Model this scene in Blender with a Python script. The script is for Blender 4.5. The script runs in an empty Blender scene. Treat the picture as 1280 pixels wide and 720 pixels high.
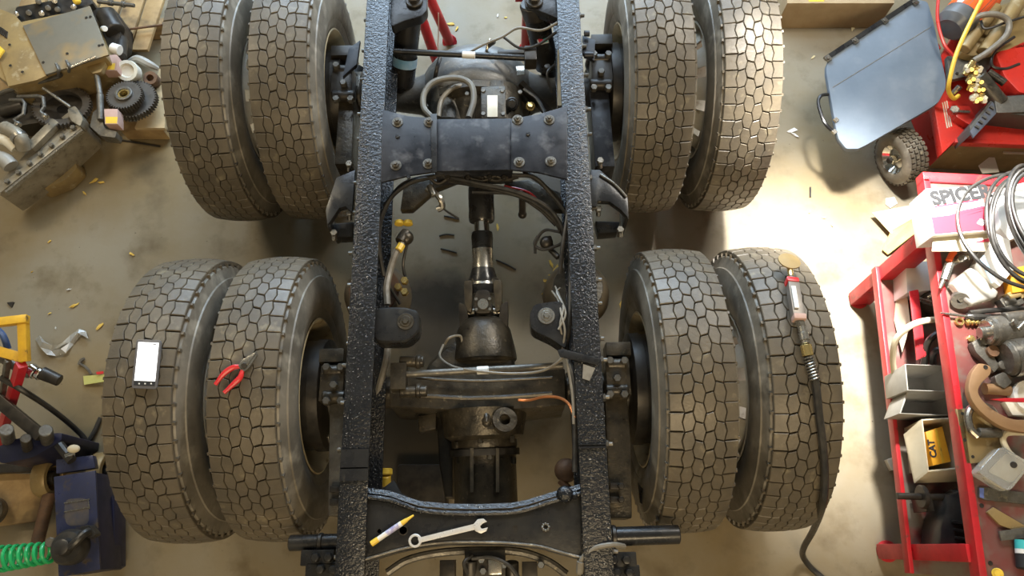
import bpy, bmesh, math, random
from mathutils import Vector, Matrix, Euler
random.seed(7)
S = bpy.context.scene
COL = S.collection
PI = math.pi

# ------------------------------------------------------------------ camera
FPX, TILT, ROLL = 933.2, 0.3421, 0.0208          # focal length in pixels of a 1280 px frame, tilt from straight down, roll
CAM = Vector((0.135, -0.6005, 3.4289))
cd = bpy.data.cameras.new('camera'); cam = bpy.data.objects.new('camera', cd); COL.objects.link(cam)
cd.sensor_width = 36.0; cd.lens = FPX / 1280 * 36.0; cd.clip_end = 60
cam.matrix_world = Matrix.Translation(CAM) @ Matrix.Rotation(TILT, 4, 'X') @ Matrix.Rotation(-ROLL, 4, 'Z')
S.camera = cam

# ------------------------------------------------------------------ light
w = bpy.data.worlds.new('world'); S.world = w; w.use_nodes = True
w.node_tree.nodes['Background'].inputs[0].default_value = (1.0, 0.90, 0.74, 1)
w.node_tree.nodes['Background'].inputs[1].default_value = 0.07
def area(name, loc, aim, sx, sy, power, color):
    l = bpy.data.lights.new(name, 'AREA'); l.shape = 'RECTANGLE'; l.size = sx; l.size_y = sy
    l.energy = power; l.color = color
    o = bpy.data.objects.new(name, l); COL.objects.link(o); o.location = loc
    o.rotation_euler = (Vector(aim) - Vector(loc)).to_track_quat('-Z', 'Y').to_euler()
    return o
def spot(name, loc, aim, power, color, angle, size=.15, blend=1.0):
    l = bpy.data.lights.new(name, 'SPOT'); l.energy = power; l.color = color; l.spot_size = math.radians(angle); l.spot_blend = blend; l.shadow_soft_size = size
    o = bpy.data.objects.new(name, l); COL.objects.link(o); o.location = loc
    o.rotation_euler = (Vector(aim) - Vector(loc)).to_track_quat('-Z', 'Y').to_euler(); return o
COOL = (0.70, 0.84, 1.0); WARM = (1.0, 0.83, 0.58)
area('ceiling_tube_front', (-0.1, 3.15, 3.25), (-0.1, 2.2, 0), 2.6, 0.5, 42, COOL)
area('bay_door_daylight', (0.0, 4.2, 2.1), (0.0, 0.6, 0.9), 4.0, 1.3, 190, (0.58, 0.78, 1.0))
area('ceiling_tube_left', (-2.6, 2.2, 3.4), (-2.2, 0.8, 0), 1.2, 0.15, 34, (1.0, .86, .62))
area('ceiling_tube_right', (2.0, 2.3, 3.2), (.9, .7, 0), 1.2, 0.15, 55, (1.0, .94, .84))
spot('bench_flood_lamp', (1.28, 1.70, 3.0), (1.63, 0.46, 0), 2300, (1.0, 0.97, 0.92), 35)
area('ceiling_lamp_rear', (0.5, -2.7, 4.2), (0.1, 0.2, 0), 2.4, 1.0, 80, (1.0, .78, .48))
VS = S.view_settings
VS.view_transform = 'Standard'; VS.look = 'None'; VS.gamma = 1.0; VS.use_curve_mapping = False
VS.exposure = 0.48

# ------------------------------------------------------------------ helpers
def ray(x, y):
    a, b = x - 640, 360 - y
    c, s = math.cos(ROLL), math.sin(ROLL)
    u, v = (c*a + s*b)/FPX, (-s*a + c*b)/FPX
    st, ct = math.sin(TILT), math.cos(TILT)
    return Vector((u, st + v*ct, -ct + v*st))
def P(x, y, z):
    """survey point: the spot at height z (metres) seen at photo position x, y"""
    d = ray(x, y); return CAM + d*((z - CAM.z)/d.z)
def PP(pts, z): return [P(x, y, z) for x, y in pts]
R_T, AX = 0.5425, 1.353                             # tyre radius, tandem axle spacing
def Pt(x, y, lift=0.0, yc=0.0):
    """the spot on the crown of a tyre whose axle lies at yc"""
    d = ray(x, y); r = R_T + lift
    oy, oz = CAM.y - yc, CAM.z - R_T
    a = d.y**2 + d.z**2; b = 2*(oy*d.y + oz*d.z); c = oy**2 + oz**2 - r*r
    k = (-b - math.sqrt(max(b*b - 4*a*c, 0)))/(2*a)
    return CAM + d*k

def join(*gs):
    V, F = [], []
    for v, f in gs:
        n = len(V); V += [Vector(p) for p in v]; F += [tuple(i + n for i in q) for q in f]
    return V, F
def prism(top, th):
    """slab below a polygon; th a number (straight down) or a vector"""
    d = Vector((0, 0, -th)) if not isinstance(th, Vector) else th
    top = [Vector(p) for p in top]; n = len(top)
    V = top + [p + d for p in top]
    F = [tuple(range(n)), tuple(range(2*n - 1, n - 1, -1))] + [(i, i + n, (i + 1) % n + n, (i + 1) % n) for i in range(n)]
    return V, F
def box(c, s, rz=0.0, m=None):
    M = (Matrix.Rotation(rz, 3, 'Z') if m is None else m); c = Vector(c)
    V = [c + M @ Vector((x*s[0]/2, y*s[1]/2, z*s[2]/2)) for z in (-1, 1) for x, y in ((-1, -1), (1, -1), (1, 1), (-1, 1))]
    return V, [(3, 2, 1, 0), (4, 5, 6, 7), (0, 1, 5, 4), (1, 2, 6, 5), (2, 3, 7, 6), (3, 0, 4, 7)]
def frame(d):
    d = Vector(d).normalized(); a = Vector((0, 0, 1)) if abs(d.z) < .9 else Vector((0, 1, 0))
    u = a.cross(d).normalized(); return u, d.cross(u).normalized(), d
def bar(p0, p1, wd, ht):
    """rectangular bar from p0 to p1, wd across, ht in its upright direction"""
    p0, p1 = Vector(p0), Vector(p1); u, v, d = frame(p1 - p0)
    V = [p + u*a*wd/2 + v*b*ht/2 for p in (p0, p1) for a, b in ((-1, -1), (1, -1), (1, 1), (-1, 1))]
    return V, [(3, 2, 1, 0), (4, 5, 6, 7), (0, 1, 5, 4), (1, 2, 6, 5), (2, 3, 7, 6), (3, 0, 4, 7)]
def lathe(prof, o, axis, n=24, caps=True):
    """prof: (distance along axis, radius)"""
    o = Vector(o); u, v, d = frame(axis); V, F = [], []
    for a, r in prof:
        for i in range(n):
            t = 2*PI*i/n; V.append(o + d*a + (u*math.cos(t) + v*math.sin(t))*r)
    m = len(prof)
    for j in range(m - 1):
        for i in range(n):
            k = (i + 1) % n; F.append((j*n + i, j*n + k, (j + 1)*n + k, (j + 1)*n + i))
    if caps:
        F.append(tuple(range(n - 1, -1, -1))); F.append(tuple(range((m - 1)*n, m*n)))
    return V, F
def cyl(p0, p1, r0, r1=None, n=18):
    p0, p1 = Vector(p0), Vector(p1); L = (p1 - p0).length
    r1 = r0 if r1 is None else r1; b = min(.12*r0, .12*r1, .2*L)
    return lathe([(0, r0 - b), (b, r0), (L - b, r1), (L, r1 - b)], p0, p1 - p0, n)
def spline(pts, res=8, closed=False):
    p = [Vector(q) for q in pts]; n = len(p); out = []
    rng = n if closed else n - 1
    for i in range(rng):
        a, b, c, d = (p[(i - 1) % n] if closed or i > 0 else p[0]*2 - p[1]), p[i], p[(i + 1) % n], (p[(i + 2) % n] if closed or i + 2 < n else p[-1]*2 - p[-2])
        for j in range(res):
            t = j/res
            out.append(.5*((2*b) + (c - a)*t + (2*a - 5*b + 4*c - d)*t*t + (3*b - a - 3*c + d)*t**3))
    if not closed: out.append(p[-1])
    return out
def tube(pts, r, n=8, smooth=True, closed=False, res=8):
    p = spline(pts, res, closed) if smooth else [Vector(q) for q in pts]
    m = len(p); V, F = [], []; u = None
    for i in range(m):
        d = ((p[(i + 1) % m] if closed or i < m - 1 else p[i]) - (p[i - 1] if closed or i > 0 else p[i])).normalized()
        if u is None: u = frame(d)[0]
        u = (u - d*u.dot(d)).normalized(); v = d.cross(u)
        rr = r(i/(m - 1)) if callable(r) else r
        for k in range(n):
            t = 2*PI*k/n; V.append(p[i] + (u*math.cos(t) + v*math.sin(t))*rr)
    for i in range(m if closed else m - 1):
        for k in range(n):
            a, b = i*n + k, i*n + (k + 1) % n; j = ((i + 1) % m)*n
            F.append((a, b, j + (k + 1) % n, j + k))
    if not closed:
        F.append(tuple(range(n - 1, -1, -1))); F.append(tuple(range((m - 1)*n, m*n)))
    return V, F
def ball(c, r, sc=(1, 1, 1), n=16, m=9):
    c = Vector(c); V = [c + Vector((0, 0, -r*sc[2]))]; F = []
    for j in range(1, m):
        a = -PI/2 + PI*j/m
        for i in range(n):
            t = 2*PI*i/n; V.append(c + Vector((r*sc[0]*math.cos(a)*math.cos(t), r*sc[1]*math.cos(a)*math.sin(t), r*sc[2]*math.sin(a))))
    V.append(c + Vector((0, 0, r*sc[2]))); L = len(V) - 1
    for i in range(n):
        k = (i + 1) % n; F.append((0, 1 + k, 1 + i)); F.append((L, L - n + i, L - n + k))
        for j in range(m - 2): F.append((1 + j*n + i, 1 + j*n + k, 1 + (j + 1)*n + k, 1 + (j + 1)*n + i))
    return V, F
def gear(c, axis, r, th, hole, teeth, depth=.010):
    c = Vector(c); u, v, d = frame(axis); V, F = [], []; n = teeth*4
    for a in (-th/2, th/2):
        for ring in (0, 1):
            for i in range(n):
                t = 2*PI*i/n; q = hole if ring == 0 else (r if i % 4 < 2 else r - depth)
                V.append(c + d*a + (u*math.cos(t) + v*math.sin(t))*q)
    for i in range(n):
        k = (i + 1) % n
        F += [(i, k, n + k, n + i), (2*n + i, 3*n + i, 3*n + k, 2*n + k), (n + i, n + k, 3*n + k, 3*n + i), (i, 2*n + i, 2*n + k, k)]
    return V, F
def nut(c, axis, r, h): return lathe([(0, r), (h*.85, r), (h, r*.85)], c, axis, 6)

WL = {}                                             # world place of every object
def ob(name, g, mat, parent=None, bevel=0.0, sharp=35, seg=2):
    V, F = g
    V = [Vector(p) for p in V]
    lo = Vector((min(p.x for p in V), min(p.y for p in V), min(p.z for p in V))); hi = Vector((max(p.x for p in V), max(p.y for p in V), max(p.z for p in V)))
    o0 = Vector(((lo.x + hi.x)/2, (lo.y + hi.y)/2, lo.z))
    me = bpy.data.meshes.new(name); me.from_pydata([p - o0 for p in V], [], F)
    bm = bmesh.new(); bm.from_mesh(me); bmesh.ops.recalc_face_normals(bm, faces=bm.faces)
    if bevel:
        es = [e for e in bm.edges if len(e.link_faces) == 2 and e.calc_face_angle(0) > math.radians(30)]
        bmesh.ops.bevel(bm, geom=es, offset=bevel, segments=seg, profile=.6, affect='EDGES', clamp_overlap=True)
    bm.to_mesh(me); bm.free()
    for f in me.polygons: f.use_smooth = True
    me.set_sharp_from_angle(angle=math.radians(sharp))
    me.materials.append(mat)
    o = bpy.data.objects.new(name, me); COL.objects.link(o); WL[o.name] = o0
    if parent: o.parent = parent; o.location = o0 - WL[parent.name]
    else: o.location = o0
    return o
def thing(name, loc, label, cat, group=None):
    o = bpy.data.objects.new(name, None); COL.objects.link(o); o.location = loc; WL[o.name] = Vector(loc)
    o.empty_display_size = .05
    return tag(o, label, cat, group)
def tag(o, label, cat, group=None):
    o['label'] = label; o['category'] = cat
    if group: o['group'] = group
    return o
def share(src, name, world, parent, rot=None):
    o = src.copy(); COL.objects.link(o); o.name = name; o.parent = parent
    o.location = Vector(world) - (WL[parent.name] if parent else Vector()); WL[o.name] = Vector(world)
    if rot: o.rotation_euler = rot
    return o
def rounded(pts, r=.3, n=4):
    """round the corners of a polygon; r is the share of each edge"""
    out = []; m = len(pts)
    for i in range(m):
        a, b, c = Vector(pts[i - 1]), Vector(pts[i]), Vector(pts[(i + 1) % m])
        p, q = b + (a - b)*r, b + (c - b)*r
        for k in range(n + 1):
            t = k/n; out.append(p*(1 - t)**2 + b*2*t*(1 - t) + q*t*t)
    return out

# ------------------------------------------------------------------ materials
def M(name, c1, c2=None, rough=.5, metal=0.0, scale=8.0, c3=None, scale3=30.0, cut3=(.6, .7), bump=0.0, bscale=60.0, bdist=.004, rvar=.1, coat=0.0, world=False, spec=.5, cut=(.35, .65)):
    m = bpy.data.materials.new(name); m.use_nodes = True; nt = m.node_tree; N, L = nt.nodes, nt.links
    b = N['Principled BSDF']; b.inputs['Metallic'].default_value = metal; b.inputs['Coat Weight'].default_value = coat
    b.inputs['Coat Roughness'].default_value = .12; b.inputs['Specular IOR Level'].default_value = spec
    if world: src = N.new('ShaderNodeNewGeometry').outputs['Position']
    else: src = N.new('ShaderNodeTexCoord').outputs['Object']
    def noise(s, det=5, ro=.6):
        t = N.new('ShaderNodeTexNoise'); t.inputs['Scale'].default_value = s; t.inputs['Detail'].default_value = det; t.inputs['Roughness'].default_value = ro
        L.new(src, t.inputs['Vector']); return t.outputs['Fac']
    def ramp(f, lo, hi, a=0, z=1):
        t = N.new('ShaderNodeMapRange'); t.inputs[1].default_value = lo; t.inputs[2].default_value = hi; t.inputs[3].default_value = a; t.inputs[4].default_value = z
        L.new(f, t.inputs[0]); return t.outputs[0]
    def mix(f, a, bb):
        t = N.new('ShaderNodeMix'); t.data_type = 'RGBA'; L.new(f, t.inputs[0])
        for s, v in ((6, a), (7, bb)):
            if isinstance(v, tuple): t.inputs[s].default_value = (*v, 1)
            else: L.new(v, t.inputs[s])
        return t.outputs[2]
    f1 = noise(scale)
    col = mix(ramp(f1, *cut), c1, c2 or tuple(x*.75 for x in c1))
    if c3: col = mix(ramp(noise(scale3, 3), *cut3), col, c3)
    L.new(col, b.inputs['Base Color'])
    L.new(ramp(f1, .3, .7, max(rough - rvar, .03), min(rough + rvar, 1)), b.inputs['Roughness'])
    if bump:
        t = N.new('ShaderNodeBump'); t.inputs['Strength'].default_value = bump; t.inputs['Distance'].default_value = bdist
        L.new(noise(bscale, 3), t.inputs['Height']); L.new(t.outputs[0], b.inputs['Normal'])
    return m
def glassy(name, col, rough=.15, trans=.8):
    m = M(name, col, rough=rough, rvar=.03); m.node_tree.nodes['Principled BSDF'].inputs['Transmission Weight'].default_value = trans; return m
m_tread = M('dusty tread rubber', (.130, .106, .072), (.085, .071, .051), .46, 0, 9, (.215, .18, .118), 22, (.60, .78), .35, 90, .003, .07, world=True)
m_side = M('sidewall rubber', (.21, .185, .145), (.10, .088, .068), .46, 0, 5, (.33, .30, .24), 12, (.52, .8), .3, 60, .003, world=True)
m_frame = M('black chassis paint', (.008, .009, .011), (.012, .013, .015), .20, 0, 10, (.40, .39, .36), 150, (.66, .70), 1.0, 95, .004, .03, world=True, spec=.5)
m_black = M('satin black paint', (.013, .013, .014), (.022, .021, .019), .30, 0, 12, (.06, .052, .04), 25, (.64, .8), .15, 70, world=True, spec=.4)
m_plate = M('scuffed black plate', (.010, .011, .014), (.026, .027, .032), .36, 0, 12, (.085, .085, .09), 14, (.55, .75), .10, 60, world=True, spec=.3)
m_grease = M('oily cast iron', (.030, .026, .020), (.075, .062, .042), .36, .35, 18, (.16, .13, .08), 45, (.62, .75), .4, 80, world=True)
m_cast = M('grey cast metal', (.16, .15, .13), (.09, .082, .068), .42, .5, 20, (.24, .21, .15), 50, (.6, .75), .4, 90, world=True)
m_alu = M('dull aluminium casting', (.30, .265, .20), (.20, .172, .125), .45, .25, 14, (.13, .105, .07), 28, (.58, .74), .3, 70, world=True)
m_tool = M('satin tool steel', (.72, .71, .68), (.62, .60, .56), .34, .35, 40)
m_grey = M('grey axle paint', (.20, .20, .195), (.12, .118, .11), .40, .15, 12, (.28, .26, .22), 40, (.6, .75), .3, 80, world=True)
m_steel = M('bare steel', (.42, .40, .36), (.28, .26, .22), .28, .9, 30, bump=.1)
m_chrome = M('bright steel', (.70, .69, .66), (.55, .54, .50), .16, 1.0, 20)
m_rust = M('rusty steel', (.16, .085, .045), (.09, .055, .035), .6, .2, 25, bump=.3)
m_rim = M('cream wheel paint', (.55, .47, .30), (.38, .30, .17), .5, 0, 9, (.20, .13, .07), 18, (.6, .75), .2, 40, world=True)
m_rimw = M('white wheel paint', (.62, .60, .54), (.48, .45, .38), .42, 0, 9, (.25, .2, .13), 18, (.62, .78))
m_hose = M('black hose rubber', (.020, .019, .018), (.04, .036, .03), .38, 0, 30)
m_hoseg = M('grey hose rubber', (.22, .20, .16), (.15, .13, .10), .45, 0, 30)
m_red = M('worn red paint', (.55, .022, .030), (.40, .018, .024), .36, 0, 9, (.16, .05, .04), 22, (.62, .74), .1, 50, world=True)
m_redtop = M('scuffed red bench top', (.19, .045, .040), (.145, .080, .066), .48, .1, 5, (.16, .135, .11), 8, (.43, .60), .12, 40, world=True)
m_redcart = M('cart red paint', (.60, .035, .022), (.50, .025, .018), .32, 0, 9)
m_bluepan = M('grey blue plastic', (.12, .15, .185), (.16, .19, .225), .7, 0, 4, (.19, .215, .24), 7, (.58, .75), .08, 30, .004, .02, spec=.2)
m_jack = M('jack blue paint', (.030, .036, .085), (.02, .024, .055), .34, .1, 12, (.07, .055, .04), 18, (.58, .7))
m_jackd = M('dark jack blue paint', (.012, .014, .045), (.008, .01, .03), .4, 0, 12)
m_orange = M('orange label', (.85, .12, .02), (.75, .10, .02), .4)
m_white = M('white plastic', (.75, .74, .70), (.65, .63, .58), .4)
m_paper = M('paper', (.72, .68, .58), (.60, .55, .43), .8)
m_card = M('cardboard', (.42, .31, .18), (.34, .24, .13), .8, 0, 7)
m_cream = M('cream card', (.62, .55, .40), (.52, .45, .31), .75)
m_yellow = M('yellow paint', (.75, .45, .03), (.55, .30, .03), .45, 0, 12, (.12, .08, .04), 25, (.62, .72))
m_yplast = M('yellow plastic', (.80, .55, .06), (.70, .45, .05), .4)
m_catbox = M('amber carton', (.72, .34, .02), (.62, .28, .02), .5)
m_brass = M('brass', (.75, .58, .25), (.60, .42, .14), .28, .9, 40)
m_wood = M('pallet wood', (.40, .27, .12), (.25, .16, .07), .7, 0, 9, (.10, .065, .035), 6, (.55, .72), .3, 40, world=True)
m_woodp = M('pale timber', (.50, .38, .22), (.40, .29, .15), .7, 0, 9)
m_tan = M('tan dusty metal', (.34, .24, .10), (.22, .155, .07), .45, .2, 6, (.40, .33, .2), 20, (.6, .75))
m_greyplate = M('dull grey plate', (.24, .225, .18), (.18, .165, .13), .42, .4, 4, (.30, .22, .11), 6, (.52, .7), .08, 30)
m_dark = M('dark oily steel', (.028, .025, .022), (.05, .043, .034), .4, .4, 25)
m_geard = M('dark gear steel', (.12, .108, .095), (.075, .066, .055), .42, .4, 25)
m_pink = M('faded pink carton', (.55, .36, .30), (.45, .28, .22), .7)
m_green = M('green air hose', (.03, .50, .16), (.02, .40, .12), .32)
m_grips = M('red grip plastic', (.65, .03, .03), (.55, .02, .03), .35)
m_gbin = M('grey plastic bin', (.34, .33, .30), (.27, .255, .22), .45, 0, 8)
m_copper = M('tan coated bracket', (.36, .22, .11), (.28, .16, .08), .45, .2, 9)
m_coppw = M('copper wire', (.75, .30, .12), (.6, .22, .08), .35, .6)
m_leaf = M('dry yellow leaf', (.75, .52, .10), (.55, .33, .06), .7, 0, 30)
m_leafp = M('pale dry leaf', (.70, .60, .35), (.55, .45, .25), .7, 0, 30)
m_clear = glassy('clear plastic', (.85, .84, .78), .12, .75)
m_bag = glassy('clear bag film', (.85, .83, .76), .25, .65)
m_bluel = M('pale blue carton', (.35, .58, .80), (.30, .5, .72), .5)
m_text = M('dark print', (.012, .012, .014), (.015, .015, .016), .7)
m_redprint = M('pink red print', (.55, .03, .06), (.48, .025, .05), .55, 0, 5)
m_tealp = M('teal print', (.05, .45, .45), (.05, .4, .4), .5)
m_screen = bpy.data.materials.new('lit phone screen'); m_screen.use_nodes = True
_b = m_screen.node_tree.nodes['Principled BSDF']; _b.inputs['Base Color'].default_value = (.9, .9, .9, 1); _b.inputs['Emission Color'].default_value = (.97, .98, 1, 1); _b.inputs['Emission Strength'].default_value = 1.0

# ------------------------------------------------------------------ the floor
def floor_material():
    m = bpy.data.materials.new('stained sealed concrete'); m.use_nodes = True; nt = m.node_tree; N, L = nt.nodes, nt.links
    b = N['Principled BSDF']; b.inputs['Specular IOR Level'].default_value = .35; src = N.new('ShaderNodeNewGeometry').outputs['Position']
    def noise(s, det=6, ro=.6):
        t = N.new('ShaderNodeTexNoise'); t.inputs['Scale'].default_value = s; t.inputs['Detail'].default_value = det; t.inputs['Roughness'].default_value = ro
        L.new(src, t.inputs['Vector']); return t.outputs['Fac']
    def ramp(f, lo, hi, a=0, z=1):
        t = N.new('ShaderNodeMapRange'); t.inputs[1].default_value = lo; t.inputs[2].default_value = hi; t.inputs[3].default_value = a; t.inputs[4].default_value = z
        L.new(f, t.inputs[0]); return t.outputs[0]
    def mix(f, a, c):
        t = N.new('ShaderNodeMix'); t.data_type = 'RGBA'; L.new(f, t.inputs[0])
        for s, v in ((6, a), (7, c)):
            if isinstance(v, tuple): t.inputs[s].default_value = (*v, 1)
            else: L.new(v, t.inputs[s])
        return t.outputs[2]
    n1 = noise(1.3); n2 = noise(5); n3 = noise(38, 3)
    c = mix(ramp(n1, .38, .62), (.255, .222, .160), (.215, .165, .088))
    c = mix(ramp(n2, .52, .75), c, (.145, .11, .062))
    c = mix(ramp(n3, .70, .76), c, (.10, .08, .05))
    # dark round patches with uneven edges in the floor colour under the chassis
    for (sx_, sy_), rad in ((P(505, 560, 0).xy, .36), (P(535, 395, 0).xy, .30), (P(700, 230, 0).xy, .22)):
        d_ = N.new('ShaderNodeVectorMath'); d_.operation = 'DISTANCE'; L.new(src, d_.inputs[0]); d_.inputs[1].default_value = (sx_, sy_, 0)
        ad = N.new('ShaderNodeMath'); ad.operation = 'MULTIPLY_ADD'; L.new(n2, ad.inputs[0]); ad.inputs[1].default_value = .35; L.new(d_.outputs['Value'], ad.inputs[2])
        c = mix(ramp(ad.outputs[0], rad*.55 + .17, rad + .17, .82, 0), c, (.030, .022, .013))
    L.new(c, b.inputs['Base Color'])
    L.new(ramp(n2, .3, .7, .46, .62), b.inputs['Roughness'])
    t = N.new('ShaderNodeBump'); t.inputs['Strength'].default_value = .12; t.inputs['Distance'].default_value = .004; L.new(n3, t.inputs['Height']); L.new(t.outputs[0], b.inputs['Normal'])
    return m
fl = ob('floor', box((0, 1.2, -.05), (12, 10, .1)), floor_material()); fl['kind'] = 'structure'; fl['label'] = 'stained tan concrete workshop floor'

# the rest of the workshop shell, around and above the picture
m_wall = M('painted block wall', (.42, .39, .33), (.36, .33, .27), .8, 0, 2)
for nm, c_, sz in (('wall_left', (-4.6, .8, 2.4), (.1, 8.8, 4.8)), ('wall_right', (4.6, .8, 2.4), (.1, 8.8, 4.8)), ('wall_front', (0, 5.25, 2.4), (9.3, .1, 4.8)), ('wall_rear', (0, -3.65, 2.4), (9.3, .1, 4.8)), ('ceiling', (0, .8, 4.85), (9.3, 9.0, .1))):
    o = ob(nm, box(c_, sz), m_wall); o['kind'] = 'structure'

# ------------------------------------------------------------------ truck chassis
T = thing('truck_chassis', (0, AX/2, 0), 'black bare truck chassis with two axles on eight dusty dual tires', 'truck chassis')

def tread_geo():
    n = 54; X = [-.1117, -.0680, -.0340, 0, .0340, .0680, .1117]; off = [0, 0, .5, 0, .5, .5]
    amp = [0, -.0042, .0045, -.0045, .0045, .0042, 0]; ph = [0, 0, 0, 0, 0, .5, 0]
    def bx(k, p):                                   # zigzag groove between two columns of blocks
        q = (p + ph[k]) % 1.0; tri = 1 - 4*min(q, 1 - q)
        return X[k] + amp[k]*tri
    V, F = [], []
    def pt(x, p, dr):
        r = R_T - .011*(x/.1117)**2 + dr; t = 2*PI*p/n
        return Vector((x, r*math.sin(t), r*math.cos(t)))
    for col in range(6):
        for i in range(n):
            c = i + off[col]; j = random.uniform(-.02, .02)
            e = .470 + j; g = .0012
            sl = 0.05 if col in (1, 3) else (-.05 if col in (2, 4) else 0)
            sh = random.uniform(-.0008, .0006)
            out = [(bx(col, c - e) + g, c - e - sl), (bx(col, c) + g, c), (bx(col, c + e) + g, c + e - sl),
                   (bx(col + 1, c + e) - g, c + e + sl), (bx(col + 1, c) - g, c), (bx(col + 1, c - e) - g, c - e + sl)]
            mx = sum(q[0] for q in out)/6; b = len(V)
            for ring in range(3):
                for x, p in out:
                    if ring == 0: V.append(pt(x, p, -.015))
                    elif ring == 1: V.append(pt(x, p, -.0022 + sh))
                    else:
                        k = .90; V.append(pt(mx + (x - mx)*k, c + (p - c)*.93, sh))
            for r in (0, 1):
                for q in range(6): F.append((b + r*6 + q, b + r*6 + (q + 1) % 6, b + (r + 1)*6 + (q + 1) % 6, b + (r + 1)*6 + q))
            F.append(tuple(b + 12 + q for q in range(6)))
            if col in (0, 5):                       # small ties between shoulder blocks
                s = -1 if col == 0 else 1; t = 2*PI*(c + .5)/n; ct, st = math.cos(t), math.sin(t)
                Mx = Matrix(((1, 0, 0), (0, ct, st), (0, -st, ct)))
                v, f = box(Mx @ Vector((s*.113, 0, R_T - .030)), (.012, .010, .018), m=Mx); o = len(V); V += v; F += [tuple(z + o for z in q) for q in f]
    return V, F
def local_mesh(name, g, mat, sharp=35):
    """mesh data about its own origin, to be shared"""
    me = bpy.data.meshes.new(name); me.from_pydata(g[0], [], g[1])
    bm = bmesh.new(); bm.from_mesh(me); bmesh.ops.recalc_face_normals(bm, faces=bm.faces); bm.to_mesh(me); bm.free()
    for f in me.polygons: f.use_smooth = True
    me.set_sharp_from_angle(angle=math.radians(sharp)); me.materials.append(mat); return me
def put(name, me, world, parent, rot=(0, 0, 0), local=None):
    o = bpy.data.objects.new(name, me); COL.objects.link(o); o.parent = parent
    o.location = local if local is not None else Vector(world) - WL[parent.name]
    o.rotation_euler = rot; WL[o.name] = Vector(world); return o
XAX = Vector((1, 0, 0))
half = [(.104, R_T - .0285), (.116, R_T - .034), (.120, R_T - .050), (.128, R_T - .075), (.133, R_T - .078), (.139, .425), (.141, .405), (.139, .375), (.133, .345), (.130, .342), (.127, .325), (.117, .303), (.108, .300), (.104, .288), (.095, .284)]
prof = [(-x, r) for x, r in reversed(half)] + [(-.06, R_T - .019), (0, R_T - .0165), (.06, R_T - .019)] + half
me_tire = local_mesh('tire', lathe(prof, (0, 0, 0), XAX, 72, caps=False), m_side)
me_tread = local_mesh('tread', tread_geo(), m_tread, 30)
# rims: +x is outboard. the inner wheel is seen from its open side, the outer wheel's dish pokes inboard
rp = [(-.120, .303), (-.122, .296), (-.112, .286), (-.09, .274), (-.03, .262), (.05, .262), (.09, .274), (.112, .286), (.122, .296), (.120, .303), (.110, .290), (.09, .279), (.05, .268), (-.03, .268), (-.09, .279), (-.110, .290)]
def ring_closed(p, n=48):
    V, F = lathe(p, (0, 0, 0), XAX, n, caps=False); m = len(p)
    for i in range(n): k = (i + 1) % n; F.append(((m - 1)*n + i, (m - 1)*n + k, k, i))
    return V, F
def disc(sgn, n=60):
    pr = [(-.168, .05), (-.168, .165), (-.160, .185), (-.135, .215), (-.108, .238), (-.075, .262)]
    V, F = [], []
    for th in (0, .012):
        for a, r in pr:
            for i in range(n):
                t = 2*PI*i/n; V.append(Vector(((a + th)*sgn, r*math.cos(t), r*math.sin(t))))
    m = len(pr)
    for L in range(2):
        for j in range(m - 1):
            for i in range(n):
                if j in (2, 3) and i % 6 in (0, 1): continue      # hand holes
                k = (i + 1) % n; b = L*m*n
                F.append((b + j*n + i, b + j*n + k, b + (j + 1)*n + k, b + (j + 1)*n + i))
    return V, F
me_rim = local_mesh('rim', ring_closed(rp), m_rim); me_rimw = local_mesh('rim', ring_closed(rp), m_rimw)
me_disc_o = local_mesh('wheel_disc', disc(1), m_rimw); me_disc_i = local_mesh('wheel_disc', disc(-1), m_rim)
drum = [(-.175, .06), (-.175, .150), (-.165, .205), (-.160, .216), (-.120, .218), (-.118, .212), (.05, .212), (.10, .19), (.13, .12)]
me_drum = local_mesh('brake_drum', lathe(drum, (0, 0, 0), XAX, 40), m_dark)
me_nut = local_mesh('wheel_nut', nut((0, 0, 0), XAX, .018, .03), m_steel)
X_IN, X_OUT = 0.742, 1.077
k = 0
for yc in (0.0, AX):
    for s in (-1, 1):
        for outer in (0, 1):
            wx = s*(X_OUT if outer else X_IN); k += 1
            c = Vector((wx, yc, R_T))
            tr = put('tire', me_tire, c, T, (0.37*k, 0, 0 if s > 0 else PI))
            put('tread', me_tread, c, tr, (0, 0, 0), local=(0, 0, 0))
            put('rim', me_rimw if outer else me_rim, c, tr, local=(0, 0, 0))
            put('wheel_disc', me_disc_o if outer else me_disc_i, c, tr, local=(0, 0, 0))
            if not outer: put('brake_drum', me_drum, c, tr, local=(0, 0, 0))
            else:
                for q in range(10):
                    a = 2*PI*q/10; put('wheel_nut', me_nut, c, tr, local=(-.150, .14*math.cos(a), .14*math.sin(a)), rot=(0, 0, 0))

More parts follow.
